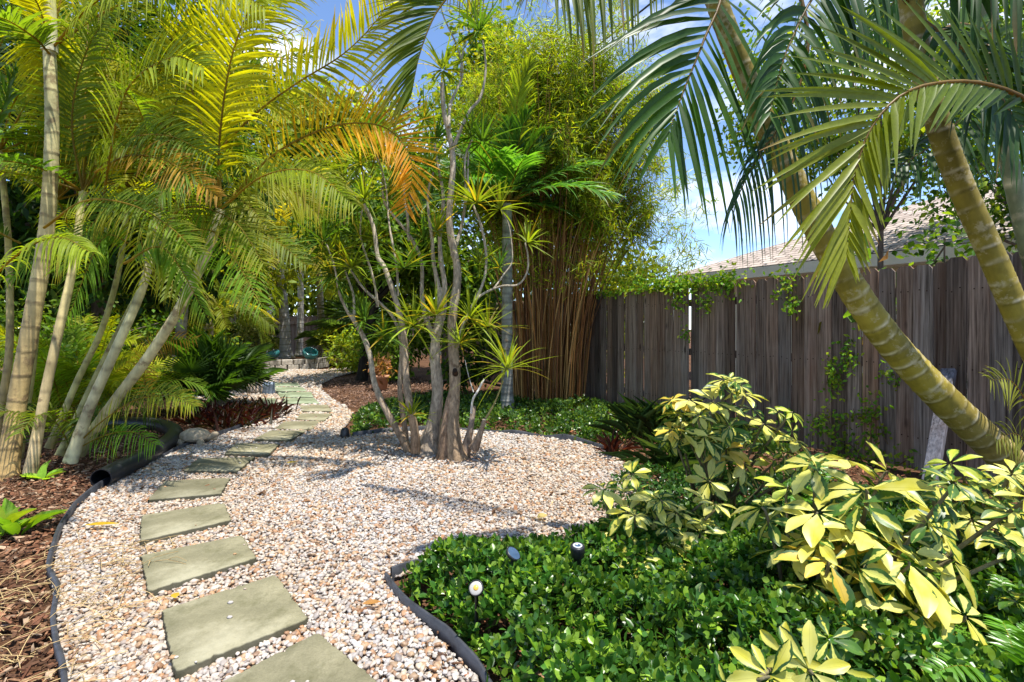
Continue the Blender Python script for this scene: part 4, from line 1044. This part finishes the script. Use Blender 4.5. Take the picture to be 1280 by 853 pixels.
def shrub(label, base, h, rx, ncl, nl, L, col, alt, p, **kw):
    b = np.asarray(base, float)
    return tree(label, b, b + [0, 0, h * .55], (rx, rx * .7, h * .5), ncl, nl, L, col, alt, p, kw.pop('spread', .14), trunk=.02, name=kw.pop('name', 'shrub'), cat='shrub', group=SH, **kw)
shrub('yellow green shrub right of the far planter', gnd(448, 17), 1.6, 1.1, 50, 40, .16, (.2, .27, .03), YG, .4)
shrub('low bright shrub at the foot of the dark trunks', gnd(452, 14.5), 1.0, .9, 36, 40, .14, (.17, .26, .03), YG, .4)
shrub('pale variegated shrub in front of the far fence', gnd(322, 17), 1.4, .7, 30, 40, .13, (.4, .42, .2), MG, .4)
shrub('leafy shrub at the back behind the terracotta pot', gnd(500, 12), 1.7, .9, 45, 44, .13, MG, LG, .5)
shrub('round green shrub at the left of the bamboo foot', gnd(585, 9.6), 1.9, .6, 45, 40, .12, DG, LG, .4)
shrub('dark undergrowth shrub left behind the palm stems', gnd(40, 7.0), 1.6, 1.4, 60, 70, .085, MG, LG, .5)
yb = gnd(118, 6.6)
yp = thing('young_palm', 'bushy young palm with lime fronds behind the leaning pale stems', 'palm tree', yb)
for k in range(3):
    crown(yp, yb + [R.normal(0, .25), R.normal(0, .15), .1], 11, 2.0, .42, (.13, .24, .016), n=30, w=.034, altcol=SUN, el=(.5, 1.4), sag=(.25, .6), az0=k * .7, r0=.009)
shrub('dim green shrub at the back left of the fan palm', gnd(205, 11.5), 2.0, 1.5, 50, 44, .16, MG, YG, .5)
shrub('round sea grape leaves peeking over the fence', onfence(1095, 330, -.45) * [1, 1, 0], 2.0, .35, 16, 10, .16, (.13, .26, .025), (.35, .16, .04), .25, wr=.95)
shrub('small dark leaved sapling rising above the fence by the eave', onfence(1175, 330, -.7) * [1, 1, 0], 2.35, .32, 26, 22, .09, (.04, .10, .015), LG, .4, wr=.6)
shrub('yellow green bush beyond the fence at the bamboo', onfence(770, 360, -.9) * [1, 1, 0], 2.3, .7, 30, 40, .10, (.22, .28, .03), YG, .5)

# ------------------------------------------------------------------ far fence and planter
ff = thing('far_fence', 'far grey board fence across the end of the garden', 'fence', gnd(345, 23))
m = MB(); s = -20.0
while s < -3.0:
    w = .14; h = 1.75 + R.normal(0, .01); tone = R.uniform(.6, 1.2)
    box(m, np.array([s + w / 2, 23, h / 2]), (w - .006, .02, h), col=(tone,) * 3); s += w
m.build('board_panel', M_FENCE, ff, smooth=False)
m = MB(); box(m, np.array([-11.5, 22.95, 1.45]), (17, .05, .14)); m.build('rail', M_FENCE, ff, smooth=False)
pc = gnd(355, 16.2)
pl = thing('round_planter', 'low round planter of mortared stone blocks at the end of the path', 'planter', pc)
m = MB()
for row in range(2):
    for i in range(26):
        a = (i + .5 * row) * 2 * math.pi / 26
        d = np.array([math.cos(a), math.sin(a), 0]); tt = np.array([-math.sin(a), math.cos(a), 0])
        box(m, pc + d * 1.28 + [0, 0, .08 + .155 * row], (.29, .18, .145), ax=np.array([tt, d, [0, 0, 1]]), col=np.array((.42, .38, .33)) * R.uniform(.75, 1.15), bev=.012)
m.build('wall', M_BLOCK, pl, smooth=False)
m = MB(); a = np.linspace(0, 6.283, 32, endpoint=False)
m.add(np.stack([pc[0] + 1.2 * np.cos(a), pc[1] + 1.2 * np.sin(a), np.full(32, .27)], 1), [tuple(range(32))]); m.build('soil', M_GROUND, pl)
def bowl(label, c, s, tilt):
    m = MB(); prof = [(.02, 0), (.16, .0), (.26, .08), (.31, .2), (.30, .3), (.27, .33), (.25, .30), (.27, .2), (.2, .08), (.02, .05)]
    lathe(m, np.array(prof) * s, c, 20, axis=tilt); o = m.build('glazed_bowl', M_TEAL, loc=c); return tag(o, label, 'bowl', 'teal bowls in the planter')
bowl('teal glazed bowl tipped over right of the planter palm trunk', P(386, 447, 15.6), .75, (.4, -.35, .8))
bowl('teal glazed bowl half hidden left of the planter palm trunk', P(343, 448, 15.6), .65, (-.2, -.2, .9))
# pot with orange plant
pb = G(476, 488)
t = thing('potted_plant', 'pale terracotta pot with orange leaved plant behind the tree stems', 'potted plant', pb)
m = MB(); lathe(m, np.array([(.01, 0), (.11, 0), (.155, .25), (.175, .25), (.175, .31), (.15, .31), (.14, .26), (.01, .25)]), pb, 24); m.build('pot', M_TERRA, t)
m = MB(); C = pb + [0, 0, .42] + R.normal(0, .11, (170, 3)); leaves(m, TO, C, rdir(170, .2), rdir(170, .6), .13, .05, jitcol(170, (.34, .17, .08), .25, (.2, .22, .05), .4)); m.build('foliage', M_LEAF, t)

# ------------------------------------------------------------------ small things on the ground
def blob(c, s, col, name, label, cat, group=None, seed=0, yaw=0):
    v, f = ico(2); r = np.random.default_rng(seed)
    k = r.normal(0, 1, (5, 3)); v = v * (1 + .10 * sum(np.sin(v @ kk * 1.8 + i)[:, None] for i, kk in enumerate(k)) / 2)
    v = v * np.asarray(s); cy, sy = math.cos(yaw), math.sin(yaw); v = v @ np.array([[cy, sy, 0], [-sy, cy, 0], [0, 0, 1]])
    m = MB(); m.add(v + c, f, col); o = m.build(name, M_ROCK, loc=(c[0], c[1], 0)); return tag(o, label, cat, group)
blob(G(312, 491) + [0, 0, .08], (.22, .15, .12), (.36, .28, .20), 'rock', 'brown rock beside the grey block left of the path', 'rock', 'rocks beside the path', 3)
blob(G(322, 492) + [0, 0, .06], (.15, .12, .09), (.44, .34, .26), 'rock', 'smaller tan rock touching the grey block', 'rock', 'rocks beside the path', 5)
blob(G(290, 491) + [0, 0, .05], (.16, .12, .08), (.33, .29, .23), 'rock', 'flat rock at the foot of the dark fan palm', 'rock', 'rocks beside the path', 8)
c = G(336, 493); m = MB(); box(m, c + [0, 0, .1], (.2, .18, .24), ax=np.array([[.95, .3, 0], [-.3, .95, 0.1], [0, -.1, 1]]), col=(.22, .27, .34), bev=.02)
tag(m.build('stone_block', M_ROCK, loc=c, smooth=False), 'blue grey stone block standing at the left of the far path', 'block')
# turtle
tc = G(246, 556)
tu = thing('turtle_statue', 'tan cast stone turtle statue on the mulch beside the pipe', 'statue', tc)
v, f = ico(3); up = v[:, 2] > -.15
vv = v.copy(); vv[:, 2] = np.where(v[:, 2] < 0, v[:, 2] * .25, v[:, 2])
vor = np.sin(v[:, 0] * 9) * np.sin(v[:, 1] * 9)
vv = vv * (1 + .035 * vor[:, None]) * [.165, .13, .105] + tc + [-.02, 0, .075]
m = MB(); m.add(vv, f); m.build('shell', M_STAT, tu)
m = MB()
def ell(c, s, yaw=0, pit=0):
    v, f = ico(2); w = v * s
    cp, sp = math.cos(pit), math.sin(pit); w = w @ np.array([[cp, 0, sp], [0, 1, 0], [-sp, 0, cp]])
    cy, sy = math.cos(yaw), math.sin(yaw); w = w @ np.array([[cy, sy, 0], [-sy, cy, 0], [0, 0, 1]])
    m.add(w + tc + np.array(c), f)
ell((-.02, 0, .065), (.15, .115, .035)); ell((.155, -.005, .085), (.07, .032, .03), 0, .5); ell((.205, -.01, .115), (.045, .034, .033))
for x, y in ((.10, -.10), (.10, .10), (-.13, -.09), (-.13, .09)): ell((x, y, .04), (.055, .035, .045), math.copysign(.6, y))
ell((-.19, 0, .05), (.05, .018, .015))
o = m.build('body', M_STAT, tu)
md = o.modifiers.new('fuse', 'REMESH'); md.mode = 'VOXEL'; md.voxel_size = .008; md.use_smooth_shade = True
# pipe
pp = np.array([G(a, b) for a, b in [(126, 611), (150, 598), (180, 582), (206, 565), (218, 552), (214, 545), (196, 539), (165, 537), (125, 537)]])
p, tl = along(pp + [0, 0, .078], .03)
m = MB(); rr = np.full(len(p), .078)
tube(m, p, rr, 24, cap=False); tube(m, p, rr * .9, 24, cap=False)
T0 = nrm(p[1] - p[0]); a = np.linspace(0, 6.283, 24, endpoint=False)
m2 = m.v[0][:24]; m3 = m.v[1][:24]
m.add(np.vstack([m2, m3]), [(j, (j + 1) % 24, (j + 1) % 24 + 24, j + 24) for j in range(24)])
tag(m.build('drain_pipe', M_PLASTIC, loc=pp[0]), 'black plastic drain pipe with open end lying on the mulch', 'pipe')
# garden lights
def facing(v): return nrm(np.asarray(v, float))
c = P(595, 735, 2.02); b = np.array([c[0], c[1], 0])
t = thing('spot_light', 'small garden spotlight with round white lens and yellow centre in the ground cover', 'garden light', b, 'garden lights in the near bed')
ax = facing((-.05, -.8, .6))
m = MB(); lathe(m, [(.0, -.05), (.022, -.05), (.029, -.02), (.029, .004), (.026, .004), (.026, -.002)], c, 24, axis=ax); m.build('housing', M_PLASTIC, t)
m = MB(); lathe(m, [(.026, 0), (.02, .003), (.010, .004), (0.0001, .0042)], c, 24, axis=ax); m.build('lens', M_WHITE, t)
m = MB(); lathe(m, [(.0105, .0045), (.009, .0065), (.0001, .007)], c + .0 * ax, 16, axis=ax); m.build('bulb', M_AMBER, t)
m = MB(); tube(m, np.array([b + [0, .03, 0], b + [0, .03, c[2] - .02], c - ax * .03]), .008, 8); m.build('stake', M_PLASTIC, t)
c = P(642, 692, 2.16); b = np.array([c[0], c[1], 0])
t = thing('solar_light', 'tilted blue oval solar panel just above the ground cover leaves', 'garden light', b, 'garden lights in the near bed')
ax = facing((.55, -.25, .75))
m = MB(); lathe(m, [(.0001, -.012), (.032, -.012), (.034, -.004), (.034, .002), (.030, .003)], c, 24, axis=ax); m.build('housing', M_PLASTIC, t)
m = MB(); lathe(m, [(.0305, .0025), (.015, .0035), (.0001, .0037)], c, 24, axis=ax); m.build('solar_panel', M_PANEL, t)
m = MB(); tube(m, np.array([b, b + [0, 0, c[2] * .5], c - ax * .012]), .008, 8); m.build('stake', M_PLASTIC, t)
c = P(722, 683, 2.24); b = np.array([c[0], c[1], 0])
t = thing('path_light', 'black cylinder garden light with pale ring on top in the ground cover', 'garden light', b, 'garden lights in the near bed')
ax = facing((0, -.12, 1))
m = MB(); lathe(m, [(.0001, -.16), (.018, -.16), (.018, -.05), (.030, -.045), (.032, -.002), (.030, .003), (.022, .004), (.0165, .002)], c, 24, axis=ax); m.build('housing', M_PLASTIC, t)
m = MB(); lathe(m, [(.021, .0045), (.017, .007), (.0125, .005), (.0125, .001)], c, 24, axis=ax); m.build('ring', M_GREY, t)
m = MB(); lathe(m, [(.0124, .002), (.006, -.002), (.0001, -.003)], c, 16, axis=ax); m.build('lens', M_PANEL, t)
m = MB(); tube(m, np.array([b, b + [0, 0, c[2] - .15]]), .009, 8); m.build('stake', M_PLASTIC, t)
c = G(431, 545, .03)
m = MB(); lathe(m, [(.0001, 0), (.05, 0), (.055, .03), (.045, .10), (.03, .12), (.0001, .12)], np.array([c[0], c[1], 0]), 18); tag(m.build('well_light', M_PLASTIC, loc=(c[0], c[1], 0)), 'small black light at the edge of the gravel left of the tree', 'garden light')
# fallen leaves
def fallen(px, py, yaw, L, w, col, label):
    c = G(px, py, .03); m = MB(); d = np.array([math.cos(yaw), math.sin(yaw), 0])
    leaves(m, leaf_tmpl(6, 'oval', .2, -.04), (c - d * L / 2)[None] + [0, 0, .012], d[None], np.array([[0.1, -.2, 1.0]]), L, w, np.array([col]))
    tag(m.build('fallen_leaf', M_LEAF, loc=c), label, 'leaf', 'fallen leaves on the gravel')
fallen(128, 658, .12, .20, .035, (.55, .38, .03), 'long yellow fallen leaf on the gravel near the left edging')
fallen(219, 748, 2.2, .05, .035, (.6, .42, .05), 'short yellow leaf at the back edge of the nearest large stone')
fallen(365, 580, .3, .09, .03, (.55, .42, .05), 'small yellow leaf on the open gravel right of the stones')
fallen(465, 757, .2, .08, .03, (.45, .24, .08), 'tan curled leaf on the gravel near the black edging corner')
fallen(678, 648, .6, .08, .05, (.6, .5, .2), 'pale leaf lying on the gravel above the garden lights')

# ------------------------------------------------------------------ low plants
def tuft(name, label, base, n, L, w, col, alt, p, spread=.12, up=.7, droop=.35, cat='plant', group=None, mat=M_STRAP, shape='strap'):
    t = thing(name, label, cat, base, group); m = MB()
    C = np.asarray(base) + np.hstack([R.normal(0, spread, (n, 2)), np.zeros((n, 1))])
    d = rdir(n); d[:, 2] = np.abs(d[:, 2]) + up; d = nrm(d + (C - base) * 1.5)
    Nn = np.cross(d, nrm(np.cross(d, [0, 0, 1.0]) + .001)) * -1
    leaves(m, leaf_tmpl(7, shape, .2, droop), C, d, Nn, L * R.uniform(.6, 1.15, n), w, jitcol(n, col, .22, alt, p))
    m.build('foliage', mat, t); return t
tuft('lily_turf', 'dark grassy clump of strap leaves in front of the fence', G(822, 552), 300, .5, .0095, (.03, .07, .02), (.10, .16, .04), .4, .14, 1.5, .4)
tuft('lily_turf', 'small grassy tuft beside the variegated bush at the gravel edge', G(850, 590), 140, .38, .0095, (.03, .07, .02), (.1, .16, .04), .4, .12, .8, .45)
tuft('red_cordyline', 'small dark red spiky plant at the tip of the gravel bed', G(766, 572), 26, .28, .035, (.032, .008, .008), (.07, .016, .012), .4, .03, .5, .2)
for i, (px, py, lab) in enumerate([(262, 528, 'red bromeliad rosette at the left end of the row by the path'), (285, 523, 'dull red bromeliad in the row, directly under the fan palm'), (308, 527, 'dark red bromeliad in the middle of the row by the path'), (330, 521, 'bright red bromeliad at the right end of the row, nearest the stones'), (296, 533, 'red bromeliad at the front of the row, right of the turtle')]):
    tuft('bromeliad', lab, G(px, py), 90, .30, .034, (.045, .010, .010), (.035, .035, .014), .4, .16, .45, .15, group='red bromeliads by the path')
tuft('bird_nest_plant', 'bright green broad leaved plant at the left edge on the mulch', G(5, 672), 16, .26, .085, (.16, .33, .025), (.30, .40, .03), .5, .03, .6, .35, shape='oval', mat=M_LEAF)
tuft('seedling', 'little light green seedling at the foot of the palm stems', G(52, 600), 8, .17, .07, (.22, .44, .04), (.3, .5, .06), .5, .02, .35, .2, shape='oval', mat=M_LEAF)
tuft('seedling', 'tiny sprout on the mulch under the yellow low frond', G(155, 545), 10, .16, .05, (.13, .3, .03), (.3, .5, .06), .5, .03, .35, .2, shape='oval', mat=M_LEAF)
# ferns bottom right
def fern(label, base, nf, L):
    t = thing('fern', label, 'fern', base, 'ferns at the lower right corner')
    for i in range(nf):
        q = arch(base, i * 2.4 + R.uniform(-.3, .3), R.uniform(.5, 1.2), L * R.uniform(.7, 1.1), R.uniform(.3, .6))
        frond(t, q, .075, 30, U=(0, -.3, 1), col=np.array((.10, .24, .02)) * R.uniform(.8, 1.4), w=.02, droop=.1, ang=(70, 85), t0=.06, lift=.02, r0=.003, mat=M_COVER)
fern('green sword fern at the lower right corner', np.array([1.62, 1.62, .1]), 9, .55)
fern('fern half hidden behind the big variegated bush', np.array([1.95, 2.0, .05]), 8, .5)
fern('small fern against the fence foot left of the loose post', np.array([2.1, 3.5, .05]), 8, .5)

# ground cover
TV = leaf_tmpl(4, 'oval', .14, .1)
def cover(name, label, poly, dens, hmax, L, col, alt, p, edge=.25, soilcol=True, hfun=None):
    m = MB(); poly = np.array(poly); x0, y0 = poly.min(0); x1, y1 = poly.max(0)
    nn = int((x1 - x0) * (y1 - y0) * dens)
    pt = np.stack([R.uniform(x0, x1, nn), R.uniform(y0, y1, nn)], 1); pt = pt[poly_inside(poly, pt)]
    if edge > .15: pt = pt[R.random(len(pt)) < .72 + .45 * np.sin(pt[:, 0] * 4.3 + 1.7 * np.sin(pt[:, 1] * 3.7)) * np.sin(pt[:, 1] * 5.1)]
    nn = len(pt)
    # distance to outline
    d = np.full(nn, 9.0)
    for i in range(len(poly)):
        a, b = poly[i], poly[(i + 1) % len(poly)]; ab = b - a
        tt = np.clip(((pt - a) @ ab) / (ab @ ab + 1e-9), 0, 1); d = np.minimum(d, np.linalg.norm(pt - a - tt[:, None] * ab, axis=1))
    h = hmax * np.clip(d / edge, 0.05, 1) ** .5 * (.78 + .22 * np.sin(pt[:, 0] * 5.1 + 2 * np.sin(pt[:, 1] * 3.3)) * np.sin(pt[:, 1] * 6.3))
    k = 7                                                    # leaves per sprig: a tip and opposite pairs
    z = h * (1 - R.random(nn) ** 2.2 * .75)
    ax = rdir(nn, 1.1)
    u = nrm(np.cross(ax, rdir(nn))); v = np.cross(ax, u)
    br = R.uniform(.75, 1.3, nn)
    depth = z / np.maximum(h, .01)
    for j in range(k):
        lev = j // 2; sgn = 1 if j % 2 == 0 else -1
        q = u if lev % 2 == 0 else v
        Dv = nrm(ax * (.35 + .25 * lev) + q * sgn) if j < 6 else nrm(ax + u * .4)
        C = np.hstack([pt, z[:, None]]) - ax * (L * (.5 * (3 - lev)))[..., None] if np.ndim(L) else np.hstack([pt, z[:, None]]) - ax * (L * .42 * (3 - lev))
        C[:, 2] = np.maximum(C[:, 2], .01)
        cc = jitcol(nn, col, .22, alt, p * (.4 + .5 * lev / 2)) * br[:, None]
        leaves(m, TV, C, Dv, ax * .9 + rdir(nn) * .5, L * (1.05 - .16 * lev) * R.uniform(.75, 1.2, nn), L * .52 * R.uniform(.85, 1.15, nn), cc)
    return tag(m.build(name, M_COVER), label, 'ground cover', kind='stuff')
near = np.vstack([gp([(498, 738), (516, 726), (560, 716), (650, 704), (720, 697), (775, 682), (800, 662)]) + [.02, .0], [[1.0, 3.3], [1.6, 3.2], [2.4, 2.6], [2.7, 1.4], [2.2, .7], [.2, .7], [.04, 1.5]], gp([(600, 845), (562, 806), (524, 766)]) + [.03, .02]])
cover('jasmine_cover', 'glossy green star jasmine filling the near right bed', near, 1050, .32, .049, (.042, .12, .016), (.20, .32, .03), .5, edge=.13)
back = np.vstack([ring[:8] + [0, .06], gp([(770, 552), (800, 545), (880, 560), (980, 575), (1000, 560), (900, 530), (800, 515), (720, 503), (640, 498), (560, 497), (500, 500), (455, 512), (440, 522)])])
cover('ivy_cover', 'low green ground cover behind the tufted tree and along the fence', back, 230, .19, .065, (.045, .105, .018), (.17, .26, .03), .45)
rb = np.array([(.55, 3.6), (.95, 4.5), (1.6, 4.6), (2.6, 4.2), (3.5, 3.3), (3.9, 2.4), (3.0, 2.2), (2.0, 2.9), (1.5, 3.0), (1.0, 3.1)])
cover('clover_cover', 'small leaved dark ground cover between the variegated bushes and the fence', rb, 560, .15, .042, (.03, .09, .015), (.11, .2, .03), .45)

# variegated umbrella bushes
TSF = leaf_tmpl(8, 'obov', .10, .16, 5)
def whorl(m, c, axis, nl, L, tone, green=False):
    ax = nrm(axis); u = nrm(np.cross(ax, (.31, .2, .93))); v = np.cross(ax, u)
    th = np.arange(nl) * 2 * np.pi / nl + R.uniform(0, 6) + R.normal(0, .12, nl)
    el = R.normal(.0, .2, nl)
    Dv = np.cos(el)[:, None] * (np.cos(th)[:, None] * u + np.sin(th)[:, None] * v) + np.sin(el)[:, None] * ax
    Dv[:, 2] -= .15
    LL = L * R.uniform(.72, 1.12, nl)
    C = c + nrm(Dv) * L * .12
    col = np.array(tone) * R.uniform(.8, 1.15, (nl, 1))
    leaves(m, TSF, C, Dv, np.tile(ax, (nl, 1)) + R.normal(0, .15, (nl, 3)), LL, LL * R.uniform(.37, .47, nl), col, rnd=R.uniform(0, .45, nl) if green else R.uniform(.4, 1, nl))
def bush(label, base, stems_, whorls, filler, fr, L):
    t = thing('umbrella_bush', label, 'bush', base, 'variegated umbrella bushes')
    m = MB(); sm = MB(); allw = []
    for px, py, y, s in whorls: allw.append((P(px, py, y), s))
    c0 = np.mean([a for a, _ in allw], axis=0)
    for i in range(filler):
        q = c0 + R.normal(0, 1, 3) * fr; q[1] = abs(q[1] - c0[1]) * .9 + c0[1] - .08; q[2] = max(q[2], .16)
        allw.append((q, R.uniform(.6, .95)))
    nmain = len(whorls)
    for i, (c, s) in enumerate(allw):
        out = nrm(c - c0 + [0, 0, .25]); ax = nrm(out * .6 + np.array([R.normal(0, .25), -.5 + R.normal(0, .2), .75]))
        tone = (1, 1, 1) if R.random() < .8 else ((1.05, .8, .5) if R.random() < .5 else (.7, .85, .5))
        whorl(m, c, ax, int(R.integers(7, 9)), L * s * (1.1 if i < nmain else .9) * (.86 if c[1] < 1.86 else 1), tone, green=i >= nmain and R.random() < .45)
        r0 = np.asarray(base) + np.array(stems_[i % len(stems_)])
        mid = r0 * .45 + c * .55 - ax * .12
        tube(sm, spline([r0, mid, c - ax * .05, c], 10), np.linspace(.012, .004, 10), 6, (.20, .17, .09), cap=False)
        for j in range(2):
            w = c - ax * R.uniform(.06, .16) + R.normal(0, .05, 3)
            if w[2] > .08: whorl(m, w, nrm(ax + R.normal(0, .3, 3)), 6, L * s * .8, (.9, .95, .8), green=True)
    m.build('foliage', M_VAR, t); sm.build('stem', M_BARK, t)
    return t
bush('largest variegated yellow and green umbrella bush in the right foreground', np.array([1.25, 2.15, 0]), [(0, 0, 0), (.12, .05, 0), (-.1, .08, 0), (.3, .1, 0)],
     [(1018, 582, 2.3, .9), (1082, 612, 2.1, 1.25), (952, 634, 2.2, 1.05), (1022, 640, 2.1, 1.0), (1036, 701, 1.95, 1.05), (1082, 664, 2.0, 1.0), (1136, 702, 1.9, 1.25), (1088, 782, 1.8, .9), (1058, 758, 1.85, .95), (1146, 762, 1.8, 1.1),
      (1012, 838, 1.42, .78), (962, 846, 1.40, .7), (985, 822, 1.5, .7), (1172, 812, 1.7, 1.1), (1165, 640, 2.1, .95), (1000, 680, 2.1, .9), (1190, 700, 1.95, .95), (1110, 590, 2.35, .8), (1206, 770, 1.8, .9), (1060, 575, 2.4, .8), (985, 610, 2.35, .8)], 7, (.30, .15, .14), .142)
bush('smaller variegated bush at the gravel edge above the garden lights', np.array([.62, 2.75, 0]), [(0, 0, 0), (.08, .04, 0), (-.06, .05, 0)],
     [(827, 676, 2.55, 1), (875, 666, 2.55, .95), (862, 706, 2.45, .95), (820, 626, 2.65, .95), (790, 592, 2.75, .95), (755, 611, 2.7, 1.0), (785, 640, 2.6, 1), (800, 696, 2.45, .9), (900, 690, 2.5, .8), (845, 640, 2.65, .9), (770, 668, 2.6, .8), (880, 625, 2.75, .8)], 6, (.18, .12, .12), .112)
bush('green and yellow umbrella bush standing before the fence boards', np.array([1.4, 3.45, 0]), [(0, 0, 0), (.1, .05, 0), (-.1, .05, 0)],
     [(908, 562, 3.1, 1), (996, 551, 3.1, .95), (886, 602, 3.0, .9), (893, 502, 3.2, 1.1), (862, 500, 3.2, .95), (930, 492, 3.25, .9), (905, 474, 3.25, 1), (955, 530, 3.15, 1), (850, 538, 3.15, .95), (880, 545, 3.1, .9), (930, 580, 3.05, .9), (965, 580, 3.1, .8), (1010, 580, 3.05, .8), (840, 500, 3.25, .8)], 7, (.26, .15, .16), .13)
bush('low green variegated bush beside the palm trunk base at the right edge', np.array([2.15, 2.45, 0]), [(0, 0, 0), (.12, .05, 0)],
     [(1187, 579, 2.5, .95), (1232, 614, 2.4, 1), (1244, 662, 2.3, 1), (1205, 596, 2.5, .9), (1265, 590, 2.45, .95), (1170, 606, 2.45, .8), (1275, 640, 2.35, .95), (1215, 650, 2.35, .8), (1290, 690, 2.3, 1)], 3, (.22, .12, .12), .12)

# overhead cables
for k, (a, b, lab) in enumerate([((820, -130, 10.0), (635, 160, 18.0), 'black overhead cable crossing the sky, nearer the tufted tree'), ((900, -66, 10.0), (690, 100, 18.0), 'black overhead cable crossing the sky, nearer the fence')]):
    A_, B_ = P(*a), P(*b); s = np.linspace(0, 1, 20)[:, None]
    q = A_ + (B_ - A_) * s * 1.0; q[:, 2] -= (.25 * 4 * s * (1 - s))[:, 0] * .2
    m = MB(); tube(m, q, .024, 6); tag(m.build('overhead_cable', M_CABLE, loc=A_), lab, 'cable', 'overhead cables')

# ------------------------------------------------------------------ light, sky, camera
SUN_DIR = nrm(np.array([.20, -.16, .93]))
el = math.asin(SUN_DIR[2]); az = math.atan2(SUN_DIR[0], SUN_DIR[1])
w = bpy.data.worlds.new('World'); SC.world = w; w.use_nodes = True
nt = w.node_tree; nt.nodes.clear()
sky = nt.nodes.new('ShaderNodeTexSky'); sky.sky_type = 'NISHITA'; sky.sun_disc = False
sky.sun_elevation = el; sky.sun_rotation = az; sky.air_density = .75; sky.dust_density = .0; sky.ozone_density = 4.0
tc_ = nt.nodes.new('ShaderNodeTexCoord'); mp = nt.nodes.new('ShaderNodeMapping'); mp.inputs['Scale'].default_value = (2.2, 2.2, 5.5)
nz = nt.nodes.new('ShaderNodeTexNoise'); nz.inputs['Scale'].default_value = 1.6; nz.inputs['Detail'].default_value = 7; nz.inputs['Roughness'].default_value = .58
rp_ = nt.nodes.new('ShaderNodeValToRGB'); rp_.color_ramp.elements[0].position = .5; rp_.color_ramp.elements[1].position = .74
mxw = nt.nodes.new('ShaderNodeMix'); mxw.data_type = 'RGBA'; mxw.inputs[7].default_value = (6.6, 6.7, 6.9, 1)
bg = nt.nodes.new('ShaderNodeBackground'); bg.inputs[1].default_value = .15
ow = nt.nodes.new('ShaderNodeOutputWorld')
L_ = nt.links.new
L_(tc_.outputs['Generated'], mp.inputs[0]); L_(mp.outputs[0], nz.inputs['Vector']); L_(nz.outputs['Fac'], rp_.inputs[0])
L_(rp_.outputs[0], mxw.inputs[0]); L_(sky.outputs[0], mxw.inputs[6]); L_(mxw.outputs[2], bg.inputs[0]); L_(bg.outputs[0], ow.inputs[0])
sl = bpy.data.lights.new('sun', 'SUN'); sl.energy = 4.2; sl.angle = math.radians(.55); sl.color = (1, .95, .86)
so = bpy.data.objects.new('sun', sl); COL.objects.link(so)
from mathutils import Vector
so.rotation_euler = Vector(SUN_DIR).to_track_quat('Z', 'Y').to_euler(); so.location = (0, 0, 12)

cam = bpy.data.cameras.new('camera'); co = bpy.data.objects.new('camera', cam); COL.objects.link(co)
cam.sensor_width = 36; cam.lens = 18; cam.shift_y = -(426.5 - HOR) / 1280; cam.clip_start = .05; cam.clip_end = 600
co.location = (0, 0, EYE); co.rotation_euler = (math.pi / 2, 0, 0)
SC.camera = co
SC.view_settings.view_transform = 'Standard'; SC.view_settings.look = 'None'; SC.view_settings.exposure = 1.0; SC.view_settings.gamma = 1
SC.cycles.max_bounces = 6; SC.cycles.diffuse_bounces = 3; SC.cycles.glossy_bounces = 2; SC.cycles.transmission_bounces = 4; SC.cycles.transparent_max_bounces = 4
SC.cycles.sample_clamp_indirect = 6; SC.cycles.use_denoising = True
for o in SC.objects:
    if '_o' in o: del o['_o']
